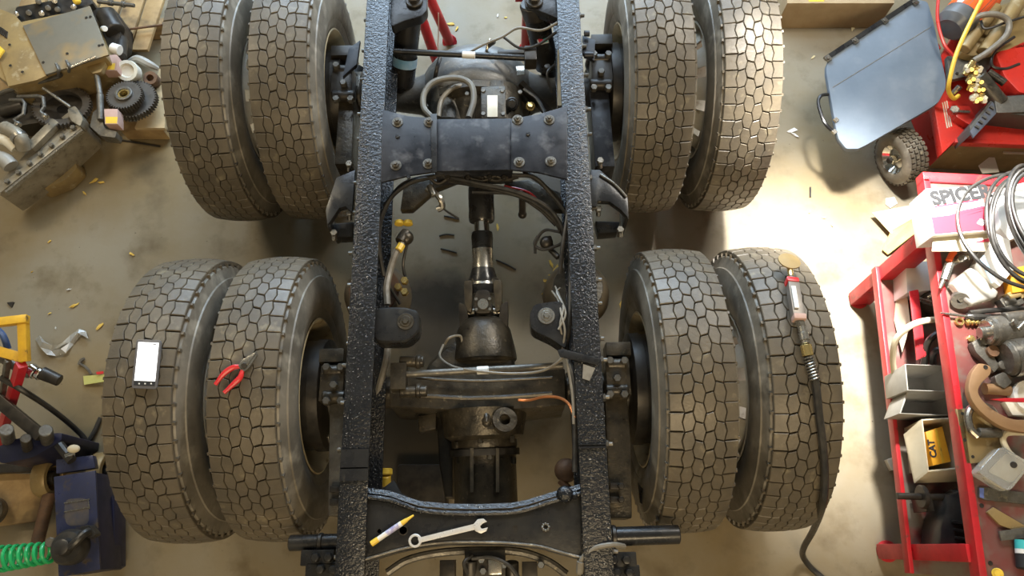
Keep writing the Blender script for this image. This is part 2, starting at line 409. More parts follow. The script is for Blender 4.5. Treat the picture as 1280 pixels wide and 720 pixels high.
# frame rails: channels with the open side towards the middle
ZR = 0.965
for s in (-1, 1):
    def ch(y0, y1, top, wd, ht, th, xo):
        pr = [(xo, top), (xo - wd, top), (xo - wd, top - th), (xo - th, top - th), (xo - th, top - ht + th), (xo - wd, top - ht + th), (xo - wd, top - ht), (xo, top - ht)]
        n = len(pr); V = [Vector((s*x, y, z)) for y in (y0, y1) for x, z in pr]
        return V, [tuple(range(n)), tuple(range(2*n - 1, n - 1, -1))] + [(i, (i + 1) % n, (i + 1) % n + n, i + n) for i in range(n)]
    rail = ob('frame_rail', ch(-1.0, 2.5, ZR, .092, .27, .010, .432), m_frame, T, bevel=.0035)
    ob('rail_reinforcement', join(box((s*.386, -.30 + .02*s, ZR + .004), (.090, .006 if s > 0 else .10, .007)), box((s*.386, -.75, ZR + .002), (.091, 1.0, .004)) if False else box((s*.386, -.30 + .03*s, ZR + .003), (.088, .004, .009))), m_black, rail)
    for y in (-.82, -.70, -.60, -.26, -.10, .03, .12, .25, .33, .45, .62, .74, .95, 1.05, 1.22, 1.36, 1.52, 1.68):
        z = ZR - .06 - .07*((y*7) % 1)
        ob('rail_bolt', join(nut((s*.432, y, z), (s, 0, 0), .014, .016), cyl((s*.446, y, z), (s*.462, y, z), .008, n=8)), m_cast, rail)

# upper cross member: middle plate with bolted gussets
xm = ob('crossmember', join(prism(PP([(543, 149), (641, 148), (641, 212), (543, 214)], .958), .010),
        prism(PP([(543, 149), (641, 148), (641, 152), (543, 153)], .957), .16), prism(PP([(543, 208), (641, 206), (641, 211), (543, 213)], .957), .12)), m_plate, T, bevel=.002)
for pts in ([(478, 137), (510, 145), (546, 148), (546, 214), (512, 219), (476, 228)], [(639, 148), (672, 143), (709, 132), (709, 224), (672, 215), (639, 212)]):
    ob('gusset_plate', prism(PP(pts, .970), .011), m_plate, xm, bevel=.002)
ob('gusset_edge', prism(PP([(538, 142), (546, 142), (546, 215), (540, 216)], .976), .006), m_black, xm, bevel=.001)
for x, y in ((497, 153), (536.5, 153), (495, 207), (535.5, 205), (647, 150), (686.5, 150), (649, 203), (688.5, 202)):
    p = P(x, y, .970); ob('bolt', join(cyl(p, p + Vector((0, 0, .004)), .021), nut(p + Vector((0, 0, .004)), (0, 0, 1), .0135, .012), cyl(p + Vector((0, 0, .014)), p + Vector((0, 0, .024)), .007, n=8)), m_cast, xm)
for x, y in ((497, 171), (511, 222), (660, 168)):
    p = P(x, y, .970); ob('bolt', nut(p, (0, 0, 1), .008, .006), m_black, xm)

# lower cross member: waisted channel with turned lips
top = [(459, 621), (488, 625), (510, 633), (527, 638), (560, 641), (600, 641.5), (640, 640), (660, 636), (685, 628), (727, 616)]
bot = [(727, 697), (700, 690), (680, 684), (661, 681), (620, 678), (560, 678), (523, 682), (495, 688), (457, 699)]
zt = .940
xl = ob('crossmember', prism(PP(top + bot, zt), .010), m_black, T, bevel=.0015)
ob('lip', tube(PP(top, zt + .004), .0095, 8), m_frame, xl); ob('lip', tube(PP(bot, zt + .002), .0045, 8), m_cast, xl)
up = PP(top, zt); ob('flange', join(*[prism([up[i] + Vector((0, .012, .012)), up[i + 1] + Vector((0, .012, .012)), up[i + 1] + Vector((0, .028, .004)), up[i] + Vector((0, .028, .004))], .10) for i in range(len(up) - 1)]), m_frame, xl)
dn = PP(bot, zt); ob('flange', join(*[prism([dn[i], dn[i + 1], dn[i + 1] + Vector((0, -.008, -.001)), dn[i] + Vector((0, -.008, -.001))], .10) for i in range(len(dn) - 1)]), m_black, xl)
for x, y, r in ((474, 664, .009), (504, 663, .016), (644, 660, .009), (682, 659, .016)):
    p = P(x, y, zt); ob('hole', lathe([(0, r), (.0015, r), (.0015, r*.75), (-.006, r*.7)], p, (0, 0, 1), 16), m_dark, xl)
p = P(682, 659, zt); ob('bolt', join(*[nut(p + Vector((.010*math.cos(a), .010*math.sin(a), .001)), (0, 0, 1), .004, .003) for a in [j*PI/4 for j in range(8)]]), m_steel, xl)

# axles: banjo housings, tubes, carriers
def axle(yc):
    prx = [(-.62, .060), (-.52, .062), (-.50, .066), (-.30, .070), (-.22, .085), (-.17, .13)]
    return prx
def banjo(yc, zc, fwd, name='axle_housing'):
    bowl = lathe([(-.10, .235), (-.075, .25), (.0, .25), (.06, .245), (.11, .215), (.15, .16), (.17, .08), (.173, .01)], (0, yc, zc), (0, fwd, 0), 36)
    return bowl
fa = ob('axle_housing', join(banjo(AX, .55, 1),
     *[lathe([(0, .058), (.10, .062), (.24, .066), (.36, .085), (.42, .115)], (s*.62, AX, .55), (-s, 0, 0), 24) for s in (-1, 1)]), m_grey, T)
for i in range(16):
    a = 2*PI*i/16; ob('bolt', nut(Vector((.225*math.cos(a), AX - .105, .55 + .225*math.sin(a))), (0, -1, 0), .013, .014), m_steel, fa)
# front carrier behind the housing: gear case with tag, filler and ribs
ca = ob('differential_carrier', join(lathe([(0, .225), (.03, .225), (.05, .19), (.13, .165), (.20, .13), (.27, .10), (.30, .085)], (0, AX - .10, .58), (0, -1, 0), 28),
     lathe([(0, .10), (.12, .105), (.20, .095), (.24, .07)], (.09, AX - .10, .70), (0, -1, 0), 20), lathe([(0, .09), (.16, .09), (.2, .06)], (-.12, AX - .08, .66), (0, -1, 0), 18)), m_grease, T)
ob('cover_plate', prism(PP([(601, 108), (632, 107), (633, 148), (601, 148)], .818), .09), m_grease, ca, bevel=.008)
ob('name_tag', prism(PP([(609, 119), (622, 119), (622, 146), (609, 146)], .822), .004), m_paper, ca, bevel=.001)
ob('breather', join(cyl(P(640, 130, .70), P(640, 130, .80), .028), cyl(P(640, 130, .80), P(640, 130, .83), .018)), m_black, ca)
ob('vent_fitting', join(cyl(P(663, 133, .70), P(663, 133, .735), .02), nut(P(663, 133, .735), (0, 0, 1), .014, .014)), m_brass, ca)
for q in ((560, 112, .72, 566, 147, .72), (650, 105, .72, 690, 145, .66), (545, 120, .66, 540, 147, .66)): ob('case_rib', bar(P(*q[:3]), P(*q[3:]), .022, .05), m_dark, ca)
for x, y in ((604, 114), (628, 114), (604, 143), (629, 143), (584, 118), (650, 116)): ob('case_bolt', nut(P(x, y, .815), (0, 0, 1), .010, .008), m_cast, ca)
ob('axle_tag', prism(PP([(645, 83), (655, 82), (656, 93), (646, 94)], .79), .004), m_steel, fa)

# rear axle
ZA = .56
ra = ob('axle_housing', join(prism(PP([(487, 470), (520, 464), (560, 460), (650, 458), (706, 461), (707, 506), (680, 509), (600, 514), (540, 511), (487, 508)], .70), .27),
     *[cyl((s*.33, 0, ZA), (s*.66, 0, ZA), .062) for s in (-1, 1)]), m_grease, T, bevel=.028, seg=3)
ob('housing_ridge', join(tube([P(x, y, .695) for x, y in ((500, 493), (545, 496), (590, 498), (640, 496), (690, 492))], .010), tube([P(x, y, .73) for x, y in ((520, 472), (560, 475), (610, 476), (690, 472))], .006)), m_grease, ra)
# cylinder-shaped rear case
rc = ob('rear_cover', join(lathe([(0, .17), (.10, .15), (.115, .125), (.14, .125), (.15, .118), (.40, .118), (.43, .10), (.44, .05)], P(604, 512, .58), (0.02, -1, -.12), 32)), m_grease, T)
ax0 = P(604, 512, .58)
ob('case_clamp', join(*[lathe([(-.012, .121), (-.012, .133), (.012, .133), (.012, .121)], ax0 + Vector((.02, -1, -.12)).normalized()*d, (.02, -1, -.12), 32) for d in (.16,)]), m_dark, rc)
for x, y, z in ((570, 556, .66), (600, 549, .71), (612, 570, .70), (640, 548, .68), (642, 575, .63), (573, 575, .64), (590, 575, .69)):
    p = P(x, y, z); ob('case_bolt', cyl(p + Vector((0, .012, -.02)), p + Vector((0, -.012, -.02)), .010, n=8), m_grease, rc)
ob('lifting_eye', join(lathe([(-.02, .045), (.02, .045), (.02, .02), (-.02, .02), (-.02, .045)], P(630, 526, .72), (.2, .1, 1), 20, caps=False), box(P(618, 530, .71), (.05, .04, .03))), m_grease, rc)
ob('case_spike', join(ball(P(608, 524, .72), .024, (1, 1.3, .8)), cyl(P(608, 519, .73), P(608, 528, .76), .012, .004)), m_grease, rc)
for x in (590, 622): ob('case_rib', bar(P(x, 560, .675), P(x, 615, .655), .012, .03), m_grease, rc)
for q, z, th, mt in (([(545, 513), (566, 512), (566, 622), (556, 622), (549, 580)], .50, .10, m_dark), ([(522, 520), (545, 516), (545, 536), (524, 540)], .58, .05, m_grease), ([(565, 510), (592, 511), (590, 522), (566, 530)], .66, .04, m_grease)): ob('side_plate', prism(PP(q, z), th), mt, rc, bevel=.006)
# pinion nose, yokes and the shaft between the axles
pn = ob('pinion_housing', join(prism(PP([(528, 468), (536, 452), (556, 432), (572, 424), (630, 424), (640, 438), (648, 468)], .66), .24), lathe([(0, .13), (.06, .12), (.13, .105), (.18, .08)], P(606, 455, .60), (-.02, 1, .1), 28)), m_grease, T, bevel=.03, seg=3)
A, B = P(601, 230, .70), P(606, 430, .60); D = (B - A)
sh = ob('drive_shaft', lathe([(0, .048), (.02, .052), (.155, .052), (.16, .049), (.162, .030), (.205, .030), (.206, .042), (.225, .044), (.27, .042), (.275, .038), (.34, .040), (.39, .055), (.43, .060), (.46, .055)], A, D, 28), m_black, T)
def along(t, x=0, z=0): return A + D.normalized()*t + Vector((x, 0, z))
ob('slip_spline', lathe([(0, .0315), (.046, .0315)], along(.160), D, 24), m_chrome, sh)
ob('weld_tube', lathe([(0, .0425), (.05, .0405), (.10, .047), (.15, .061)], along(.275), D, 28), m_steel, sh)
ob('yoke', join(*[prism(rounded([along(.42, s*.040, .055), along(.42, s*.075, .055), along(.535, s*.072, .050), along(.545, s*.045, .050)], .25), .11) for s in (-1, 1)], ball(along(.42), .062, (1.1, .8, .9))), m_grease, sh, bevel=.005)
ob('universal_joint', join(cyl(along(.53, -.085), along(.53, .085), .024), cyl(along(.53, 0, -.085), along(.53, 0, .078), .026), ball(along(.53), .045)), m_steel, sh)
ob('yoke', join(*[prism(rounded([along(.52, s*.066, .06), along(.50, s*.098, .05), along(.62, s*.092, .05), along(.63, s*.05, .05)], .25), .09) for s in (-1, 1)], cyl(along(.60), along(.68), .072, .062), prism(rounded([along(.47, -.028, .088), along(.47, .028, .088), along(.56, .036, .086), along(.56, -.036, .086)], .3), .03)), m_dark, sh, bevel=.005)
ob('joint_cap', join(cyl(along(.528, 0, .09), along(.528, 0, .098), .022), *[nut(along(.528 + dy, dx, .09), (0, 0, 1), .007, .008) for dx in (-.026, .026) for dy in (-.02, .02)]), m_steel, sh)

# torque rods
def rod(p0, p1, r, mt, ends, endm):
    o = ob('torque_rod', cyl(p0, p1, r), mt, T)
    for p, sx in ((p0, 1), (p1, 1)):
        if ends: ob('rod_end', join(lathe([(-.032, .026), (-.03, .036), (.03, .036), (.032, .026)], p, (0, 1, 0), 20)), endm, o)
    return o
rod(P(492, 64, .86), P(668, 73, .84), .013, m_black, False, m_black)
ob('rod_bracket', join(box(P(663, 72, .83), (.05, .07, .07)), box(P(640, 66, .80), (.12, .02, .02)), nut(P(684, 88, .80), (0, 0, 1), .016, .03)), m_dark, T, bevel=.008)
r2 = rod(P(506, 468, .82), P(704, 457, .82), .0125, m_cast, False, m_black)
ob('rod_end', join(box(P(499, 472, .82), (.055, .095, .06)), cyl(P(500, 452, .82), P(530, 452, .82), .02), cyl(P(500, 490, .82), P(534, 489, .82), .02), cyl(P(520, 452, .82), P(526, 452, .82), .026), cyl(P(520, 489, .82), P(526, 489, .82), .026)), m_grease, r2, bevel=.006)
ob('tape_band', cyl(P(596, 463.2, .822), P(611, 462.4, .822), .0145), m_white, r2)
ob('tape_band', cyl(P(578, 68.5, .862), P(594, 69.3, .862), .0145), m_white, T)

# shock absorbers and their top brackets, inside the rails
for a, b, br in (((512, 12, .90), (503, 106, .62), [(488, -12), (533, -12), (534, 12), (527, 20), (505, 26), (488, 34)]), ((668, 8, .90), (684, 84, .62), [(655, -12), (700, -12), (700, 24), (676, 14), (657, 9)])):
    sb = ob('shock_absorber', join(cyl(P(*a), P(*b), .053, .052, 26), cyl(P(*b), P(*b) + (P(*b) - P(*a)).normalized()*.06, .035)), m_black, T)
    q = (P(*b) - P(*a)).normalized()
    ob('shock_cap', cyl(P(*a) - q*.02, P(*a) + q*.05, .060, .057, 26), m_dark, sb)
    bk = ob('shock_bracket', prism(rounded(PP(br, .945), .2), .05), m_black, T, bevel=.008)
    c = P(518 if br[0][0] < 600 else 668, 2, .948); ob('bracket_nut', join(cyl(c, c + Vector((0, 0, .012)), .036), nut(c + Vector((0, 0, .012)), (0, 0, 1), .024, .02)), m_dark, bk)
def sticker(px, z, mt, parent): ob('sticker', prism(PP(px, z), .004), mt, parent)
shl = [o for o in bpy.data.objects if o.name.startswith('shock_absorber')]
ob('sticker', lathe([(0, .0535), (.04, .0535)], P(506.5, 70, .742), P(503, 106, .62) - P(512, 12, .90), 26, caps=False), M('blue sticker', (.10, .26, .42), (.3, .4, .5), .35), shl[0])
sticker([(670, 44), (684, 40), (686, 53), (673, 56)], .80, M('sticker white', (.7, .72, .75)), shl[1])
sticker([(672, 46), (677, 44.5), (679, 53), (674, 54.5)], .803, m_redprint, shl[1]); sticker([(678, 44), (683, 42.5), (684.5, 51.5), (680, 52.5)], .803, m_tealp, shl[1])

# bump brackets inside the rails, air springs below them
b1 = ob('bracket', prism(rounded(PP([(466, 384), (505, 383), (523, 388), (524, 415), (508, 428), (466, 428)], .93), .28), .09), m_black, T, bevel=.014, seg=3)
c = P(507, 402, .93); ob('stud', join(cyl(c, c + Vector((0, 0, .004)), .030, n=24), cyl(c, c + Vector((0, 0, .007)), .020), nut(c, (0, 0, 1), .012, .012)), m_grease, b1)
b2 = ob('bracket', prism(rounded(PP([(668, 380), (700, 376), (709, 384), (709, 438), (690, 424), (664, 412), (662, 392)], .93), .28), .09), m_black, T, bevel=.014, seg=3)
c = P(683, 395, .93); ob('stud', join(cyl(c, c + Vector((0, 0, .004)), .030, n=24), cyl(c, c + Vector((0, 0, .007)), .020), nut(c, (0, 0, 1), .012, .012)), m_steel, b2)
for x, y, z in ((468, 362, .66), (722, 360, .66)):
    c = P(x, y, z); asp = ob('air_spring', lathe([(-.26, .09), (-.25, .11), (-.17, .115), (-.15, .125), (-.10, .135), (-.04, .128), (-.01, .11), (0, .09)], c, (0, 0, 1), 28), M('dusty air spring rubber', (.12, .095, .06), (.07, .055, .035), .55, world=True), T)
    ob('bead_plate', cyl(c + Vector((0, 0, -.002)), c + Vector((0, 0, .012)), .10, n=28), m_rust if x < 600 else m_cast, asp)
for x, y in ((506, 352), (498, 360), (506, 366)): ob('air_fitting', nut(P(x, y, .70), (0, 0, 1), .016, .02), m_brass, T)

# hangers and beams outside the rails
for pts, z, th, mt in (([(412, 505), (431, 503), (428, 560), (426, 645), (410, 645), (411, 560)], .74, .14, m_cast), ([(756, 496), (784, 495), (789, 560), (790, 648), (762, 648), (759, 560)], .74, .14, m_grease),
                       ([(424, 118), (442, 116), (440, 205), (418, 205)], .74, .14, m_grease), ([(736, 104), (760, 104), (769, 208), (744, 208)], .74, .14, m_plate)):
    ob('suspension_beam', prism(PP(pts, z), th), mt, T, bevel=.006)
for x, y, s in ((418, 482, -1), (771, 474, 1), (430, 106, -1), (751, 92, 1)):
    u = ob('axle_clamp', join(box(P(x, y, .74), (.085, .13, .09)), cyl(P(x - 12, y - 18, .77), P(x + 10, y - 18, .77), .022), cyl(P(x - 14, y + 14, .77), P(x + 14, y + 14, .77), .024), box(P(x, y - 34, .72), (.09, .05, .10))), m_grease if y > 300 else m_dark, T, bevel=.006)
    for dx, dy in ((-9, -22), (9, -22), (-9, 20), (9, 20), (0, 0)): ob('clamp_nut', nut(P(x + dx, y + dy, .79), (0, 0, 1), .015, .022), m_cast, u)
    a = P(x + s*12, y, .60); ob('spindle_flange', join(cyl((s*.50, (0 if y > 300 else AX), .56), (s*.60, (0 if y > 300 else AX), .56), .105), cyl((s*.58, (0 if y > 300 else AX), .56), (s*.62, (0 if y > 300 else AX), .56), .13)), m_cast, T)
for x0, x1, y, z in ((392, 414, 545, .56), (786, 815, 536, .56), (400, 425, 150, .52), (755, 778, 152, .52)):
    cm = ob('cam_tube', join(cyl(P(x0, y, z), P(x1, y, z), .027), cyl(P(x0, y, z), P(x0 + 4, y, z), .033)), m_steel if x0 < 600 else m_grease, T)
for s in (-1, 1):                                   # brake chambers hidden behind the beams
    for yc in (0.0, AX):
        ob('brake_chamber', join(lathe([(0, .05), (.02, .08), (.07, .082), (.09, .088), (.10, .088), (.12, .08), (.16, .05)], (s*.56, yc + .17, .52), (s*.3, -1, 0), 24)), m_black, T)
# rear spring hangers (flared plates) behind the front wheels
h1 = ob('spring_hanger', join(prism(PP([(420, 222), (444, 212), (440, 266), (432, 258), (424, 260), (409, 282), (407, 262), (414, 240)], .90), .03), prism(PP([(413, 280), (442, 277), (440, 296), (416, 296)], .80), .06), prism(PP([(407, 262), (411, 262), (413, 284), (409, 284)], .89), .16)), m_black, T, bevel=.004)
h2 = ob('spring_hanger', join(prism(PP([(738, 212), (750, 212), (768, 228), (784, 246), (785, 272), (776, 262), (762, 252), (747, 251), (746, 258), (738, 258)], .90), .03), prism(PP([(744, 276), (775, 277), (772, 290), (748, 292)], .80), .06), prism(PP([(781, 244), (785, 246), (786, 274), (782, 272)], .89), .16)), m_black, T, bevel=.004)
for x, y, h in ((418, 292, h1), (437, 267, h1), (775, 288, h2), (748, 262, h2), (750, 202, h2), (437, 206, h1)):
    ob('bolt', join(nut(P(x, y, .86), (0, 0, 1), .014, .014), cyl(P(x, y, .86), P(x, y + 8, .84), .010)), m_steel, h)
ob('edge_trim', tube([P(750, 218, .905), P(768, 230, .905), P(783, 246, .905)], .005), m_steel, h2)
# tubes through the lower end of the frame
t1 = ob('cross_tube', join(cyl(P(362, 679, .80), P(424, 677, .80), .026, n=24)), m_black, T); ob('tube_collar', cyl(P(398, 678, .80), P(404, 678, .80), .031), m_dark, t1)
t2 = ob('cross_tube', join(cyl(P(762, 671, .80), P(849, 668, .80), .031, n=24)), m_black, T); ob('tube_collar', cyl(P(764, 671, .80), P(770, 671, .80), .038), m_dark, t2)
for x, y in ((402, 697), (408, 712), (772, 700), (776, 716)): ob('hanger_block', join(box(P(x, y, .78), (.11, .05, .12)), nut(P(x - 6, y, .84), (0, 0, 1), .016, .03), nut(P(x + 10, y, .84), (0, 0, 1), .016, .03)), m_black, T, bevel=.006)
for x, y in ((420, 612), (420, 628), (769, 608), (769, 625)): ob('beam_clip', join(bar(P(x - 7, y, .755), P(x + 7, y, .755), .022, .03), nut(P(x + 7, y, .775), (0, 0, 1), .012, .018)), m_dark, T, bevel=.003)

# parts under the lower edge of the picture: valve gear behind the lower cross member
ar = ob('rear_arch', join(tube([P(x, y, .86) for x, y in ((484, 716), (510, 700), (550, 691), (600, 688), (650, 690), (685, 702), (708, 718))], .013)), m_cast, T)
vb = ob('valve_block', join(box(P(607, 708, .84), (.13, .10, .09)), cyl(P(588, 700, .88), P(588, 730, .86), .024), cyl(P(640, 702, .86), P(640, 730, .84), .022), box(P(560, 712, .8), (.05, .06, .06)), box(P(662, 712, .8), (.05, .05, .06))), m_dark, T, bevel=.008)
for x, y in ((602, 700), (615, 698), (630, 706), (676, 706), (604, 714)): ob('valve_nut', nut(P(x, y, .885), (0, 0, 1), .012, .014), m_chrome, vb)
ob('valve_body', box(P(619, 708, .89), (.045, .05, .03)), m_steel, vb, bevel=.006)
ob('air_line', join(tube([P(590, 698, .90), P(615, 697, .91), P(635, 706, .91), P(648, 722, .90)], .007), tube([P(586, 720, .88), P(580, 704, .92), P(590, 694, .9)], .006)), m_hose, vb)

# hoses and wires on the chassis
def hose(pts, r, mt, name='air_line', parent=None): return ob(name, tube([P(*p) for p in pts], r, 8), mt, parent or T)
hose([(548, 219, .90), (600, 230, .90), (645, 240, .90), (680, 256, .88), (698, 276, .86), (708, 300, .84)], .0095, m_hose)
hose([(560, 226, .87), (615, 236, .88), (660, 250, .86), (690, 272, .84), (705, 296, .82)], .008, m_hose)
hose([(590, 240, .86), (640, 243, .86), (672, 260, .84), (695, 282, .82)], .007, m_hose)
hose([(640, 219, .92), (668, 222, .92), (690, 244, .90), (708, 268, .88), (712, 290, .86)], .0085, m_hose)
hose([(655, 214, .90), (680, 232, .90), (703, 256, .88)], .009, m_hose)
hose([(630, 232, .85), (660, 240, .84), (680, 258, .82)], .004, m_grips)
hose([(545, 221, .90), (515, 228, .90), (490, 246, .88), (476, 276, .86), (474, 310, .84), (480, 345, .80)], .0085, m_hose)
hose([(556, 218, .92), (530, 221, .90), (502, 231, .88), (480, 258, .86)], .007, m_hose)
hose([(472, 290, .86), (474, 318, .84), (484, 352, .76), (500, 380, .70)], .006, m_hose)
hose([(503, 303, .78), (494, 318, .79), (487, 340, .79), (483, 360, .80), (484, 381, .80)], .0135, m_hoseg, 'brake_hose')
hose([(502, 306, .79), (498, 313, .795)], .0155, m_yplast, 'hose_band')
hose([(485, 425, .72), (483, 448, .72), (475, 480, .70), (466, 515, .68)], .0135, m_hoseg, 'brake_hose')
hose([(510, 300, .76), (504, 330, .7), (508, 352, .68)], .006, m_hose)
ob('hose_union', join(cyl(P(509, 290, .77), P(500, 303, .78), .022), ball(P(507, 297, .77), .032, (1, 1, .8))), m_grease, T)
for x in (499, 510): ob('hose_cap', join(cyl(P(x, 276, .77), P(x, 281, .77), .017, .019)), m_yplast, T)
ob('hose_clip', join(tube([P(533, 236, .88), P(542, 240, .88), (P(550, 248, .88)), P(553, 258, .86), P(547, 262, .85)], .012), cyl(P(537, 232, .89), P(543, 245, .89), .013)), m_steel, T)
hose([(550, 250, .86), (556, 262, .84), (573, 273, .80)], .004, m_hose, 'cable_tie')
hose([(672, 295, .80), (668, 305, .79), (678, 312, .8), (694, 308, .82), (706, 302, .85)], .006, m_hose)
hose([(669, 317, .78), (670, 302, .80), (681, 288, .82), (700, 290, .86)], .006, m_hose)
ob('hose_union', join(cyl(P(684, 296, .80), P(688, 312, .79), .016), ball(P(683, 303, .8), .026, (1, 1, .8)), cyl(P(688, 312, .79), P(698, 322, .80), .011)), m_dark, T)
hose([(711, 235, .95), (709, 270, .95), (703, 310, .93), (700, 342, .90)], .0075, m_hose)
hose([(712, 270, .90), (714, 340, .92), (712, 400, .92), (708, 440, .90), (718, 480, .92), (719, 590, .92)], .010, m_hose)
wr = [((700, 360, .88), (696, 366, .90), (704, 384, .93), (700, 406, .94), (704, 424, .92), (707, 450, .90)), ((694, 358, .88), (700, 372, .91), (707, 392, .94), (698, 412, .94)), ((690, 364, .88), (698, 376, .91), (702, 395, .94), (706, 414, .94), (703, 436, .92))]
for q in wr: hose(q, .0038, m_hoseg, 'wire')
hose([(706, 440, .95), (712, 470, .95), (716, 500, .95), (717, 530, .95)], .005, m_hoseg, 'wire')
hose([(554, 431, .70), (550, 446, .74), (566, 458, .80), (598, 464, .85), (640, 467, .86), (676, 464, .88), (698, 452, .92), (708, 438, .95)], .0048, m_hoseg, 'wire')
hose([(556, 430, .70), (562, 422, .72), (575, 420, .70), (578, 430, .68)], .005, m_hoseg, 'wire')
hose([(648, 500, .78), (662, 500, .79), (680, 496, .84), (698, 497, .88), (711, 505, .93), (718, 522, .95)], .005, m_coppw, 'wire')
hose([(586, 66, .84), (604, 56, .86), (628, 46, .88), (648, 35, .90), (676, 38, .92), (698, 28, .95)], .0055, m_hoseg, 'wire')
hose([(630, 47, .88), (650, 60, .87), (672, 56, .88), (696, 40, .92)], .0055, m_hose, 'wire')
hose([(610, 58, .80), (618, 52, .83)], .009, m_dark, 'wire_boot')
hose([(608, 64, .79), (612, 50, .82), (616, 56, .80)], .006, m_steel, 'vent_pipe')
hose([(724, 718, .93), (727, 700, .95), (742, 686, .96), (765, 681, .97), (780, 683, .92)], .0085, m_hoseg)
hose([(726, 702, .95), (725, 716, .94)], .013, m_hoseg)
ob('wire_strap', prism(PP([(697, 438), (703, 436), (752, 449), (746, 456), (700, 446)], .975), .006), m_black, T, bevel=.001)
ob('strap_tail', prism(PP([(729, 455), (744, 460), (737, 476), (728, 473)], .972), .003), m_hoseg, T)
hl = ob('air_hose_loop', tube([P(x, y, .84) for x, y in ((540, 147), (530, 135), (530, 118), (540, 104), (558, 98), (578, 99), (590, 108), (592, 126), (586, 147))], .0125, 10), M('dusty grey hose', (.17, .16, .13), (.11, .10, .08), .45), T)
hose([(548, 146, .80), (552, 125, .80), (566, 110, .80), (584, 106, .78)], .010, m_hoseg)
hose([(655, 112, .76), (672, 125, .78), (684, 148, .80)], .008, m_hose); hose([(694, 80, .84), (684, 92, .84), (690, 116, .80)], .005, m_hose, 'wire')
hose([(550, 72, .80), (546, 86, .80), (543, 102, .76)], .009, m_dark, 'hook')
ob('harness', join(*[tube([P(x0 + random.uniform(-3, 3), 219 + random.uniform(-2, 5), .90), P(x0 + 14, 222 + random.uniform(-3, 8), .89), P(x0 + 30, 219 + random.uniform(-2, 5), .90)], .007) for x0 in (535, 550, 560, 575, 590, 605, 618)], *[nut(P(x, 223, .905), (0, 0, 1), .010, .012) for x in (560, 585, 612, 630)]), m_dark, T)
for q in ([(505, 228), (545, 221), (580, 222), (545, 236), (515, 262), (500, 262)], [(630, 228), (660, 224), (700, 240), (706, 262), (690, 262), (660, 240)]): ob('lower_hanger', prism(PP(q, .80), .04), m_grease, T, bevel=.006)
ob('drop_stud', join(cyl(P(653, 240, .84), P(653, 268, .72), .014), ball(P(653, 268, .72), .018)), m_dark, T)
ob('yellow_channel', prism(PP([(697, 62), (704, 62), (706, 132), (697, 132)], .76), .03), m_cream, T)
ob('side_bracket', join(prism(PP([(728, 44), (744, 50), (743, 76), (728, 66)], .86), .02), cyl(P(730, 42, .88), P(737, 42, .88), .012), cyl(P(730, 69, .88), P(742, 69, .88), .014)), m_plate, T, bevel=.003)
ob('upper_bag', ball(P(752, 80, .66), .075, (1, .8, .8)), m_black, T)
ob('side_bracket', join(prism(PP([(436, 60), (450, 50), (446, 80), (428, 96)], .86), .02)), m_plate, T, bevel=.003)
ob('marker_light', join(cyl(P(482, 586, .60), P(482, 594, .60), .026), cyl(P(482, 594, .60), P(482, 606, .58), .020)), m_yplast, T)
ob('drain_valve', join(ball(P(708, 588, .62), .045, (1, 1, .8)), cyl(P(700, 600, .62), P(712, 612, .62), .014)), m_rust, T)
ob('valve_bracket', join(prism(PP([(459, 618), (476, 612), (492, 600), (500, 615), (512, 622), (470, 630)], .86), .03), nut(P(468, 628, .90), (0, 0, 1), .012, .016)), m_black, T, bevel=.004)
ob('lip_knob', join(ball(P(706, 618, .95), .028, (1, 1, .8)), cyl(P(718, 612, .93), P(718, 622, .95), .012)), m_frame, T)
# black mudguard piece between spring and inner tyre
ob('mud_flap', prism([P(797, 602, .62), P(806, 615, .56), P(832, 640, .42), P(842, 654, .38), P(836, 656, .36), P(818, 646, .42), P(800, 628, .54)], .02), m_black, T)

# ================================================================== things lying on the truck
p4 = [Pt(170, 424, .004), Pt(201, 425, .004), Pt(195, 486, .004), Pt(164, 484, .004)]
zp = max(q.z for q in p4) + .006
ph = ob('phone', prism(rounded(PP([(170.5, 424), (201.5, 425), (195.5, 486.5), (164, 485)], zp + .008), .09), .009), M('phone grey case', (.13, .125, .13), rough=.4), bevel=.0015)
tag(ph, 'grey smartphone with a lit white screen lying on a tire', 'phone')
ob('screen', prism(PP([(173, 427.5), (198.5, 428.5), (193.8, 476.5), (167.8, 475.5)], zp + .0088), .001), m_screen, ph)
ob('button_bar', prism(PP([(167.6, 476.5), (193.8, 477.5), (193.3, 482.5), (167.2, 481.5)], zp + .0088), .001), m_text, ph)
for x in (173, 180.5, 188): ob('button', prism(PP([(x, 478.6), (x + 1.8, 478.7), (x + 1.7, 480.4), (x - .1, 480.3)], zp + .0096), .001), m_white, ph)
ob('camera_pill', prism(PP([(191, 429.4), (195, 429.6), (195, 430.8), (191, 430.6)], zp + .0096), .001), m_text, ph)

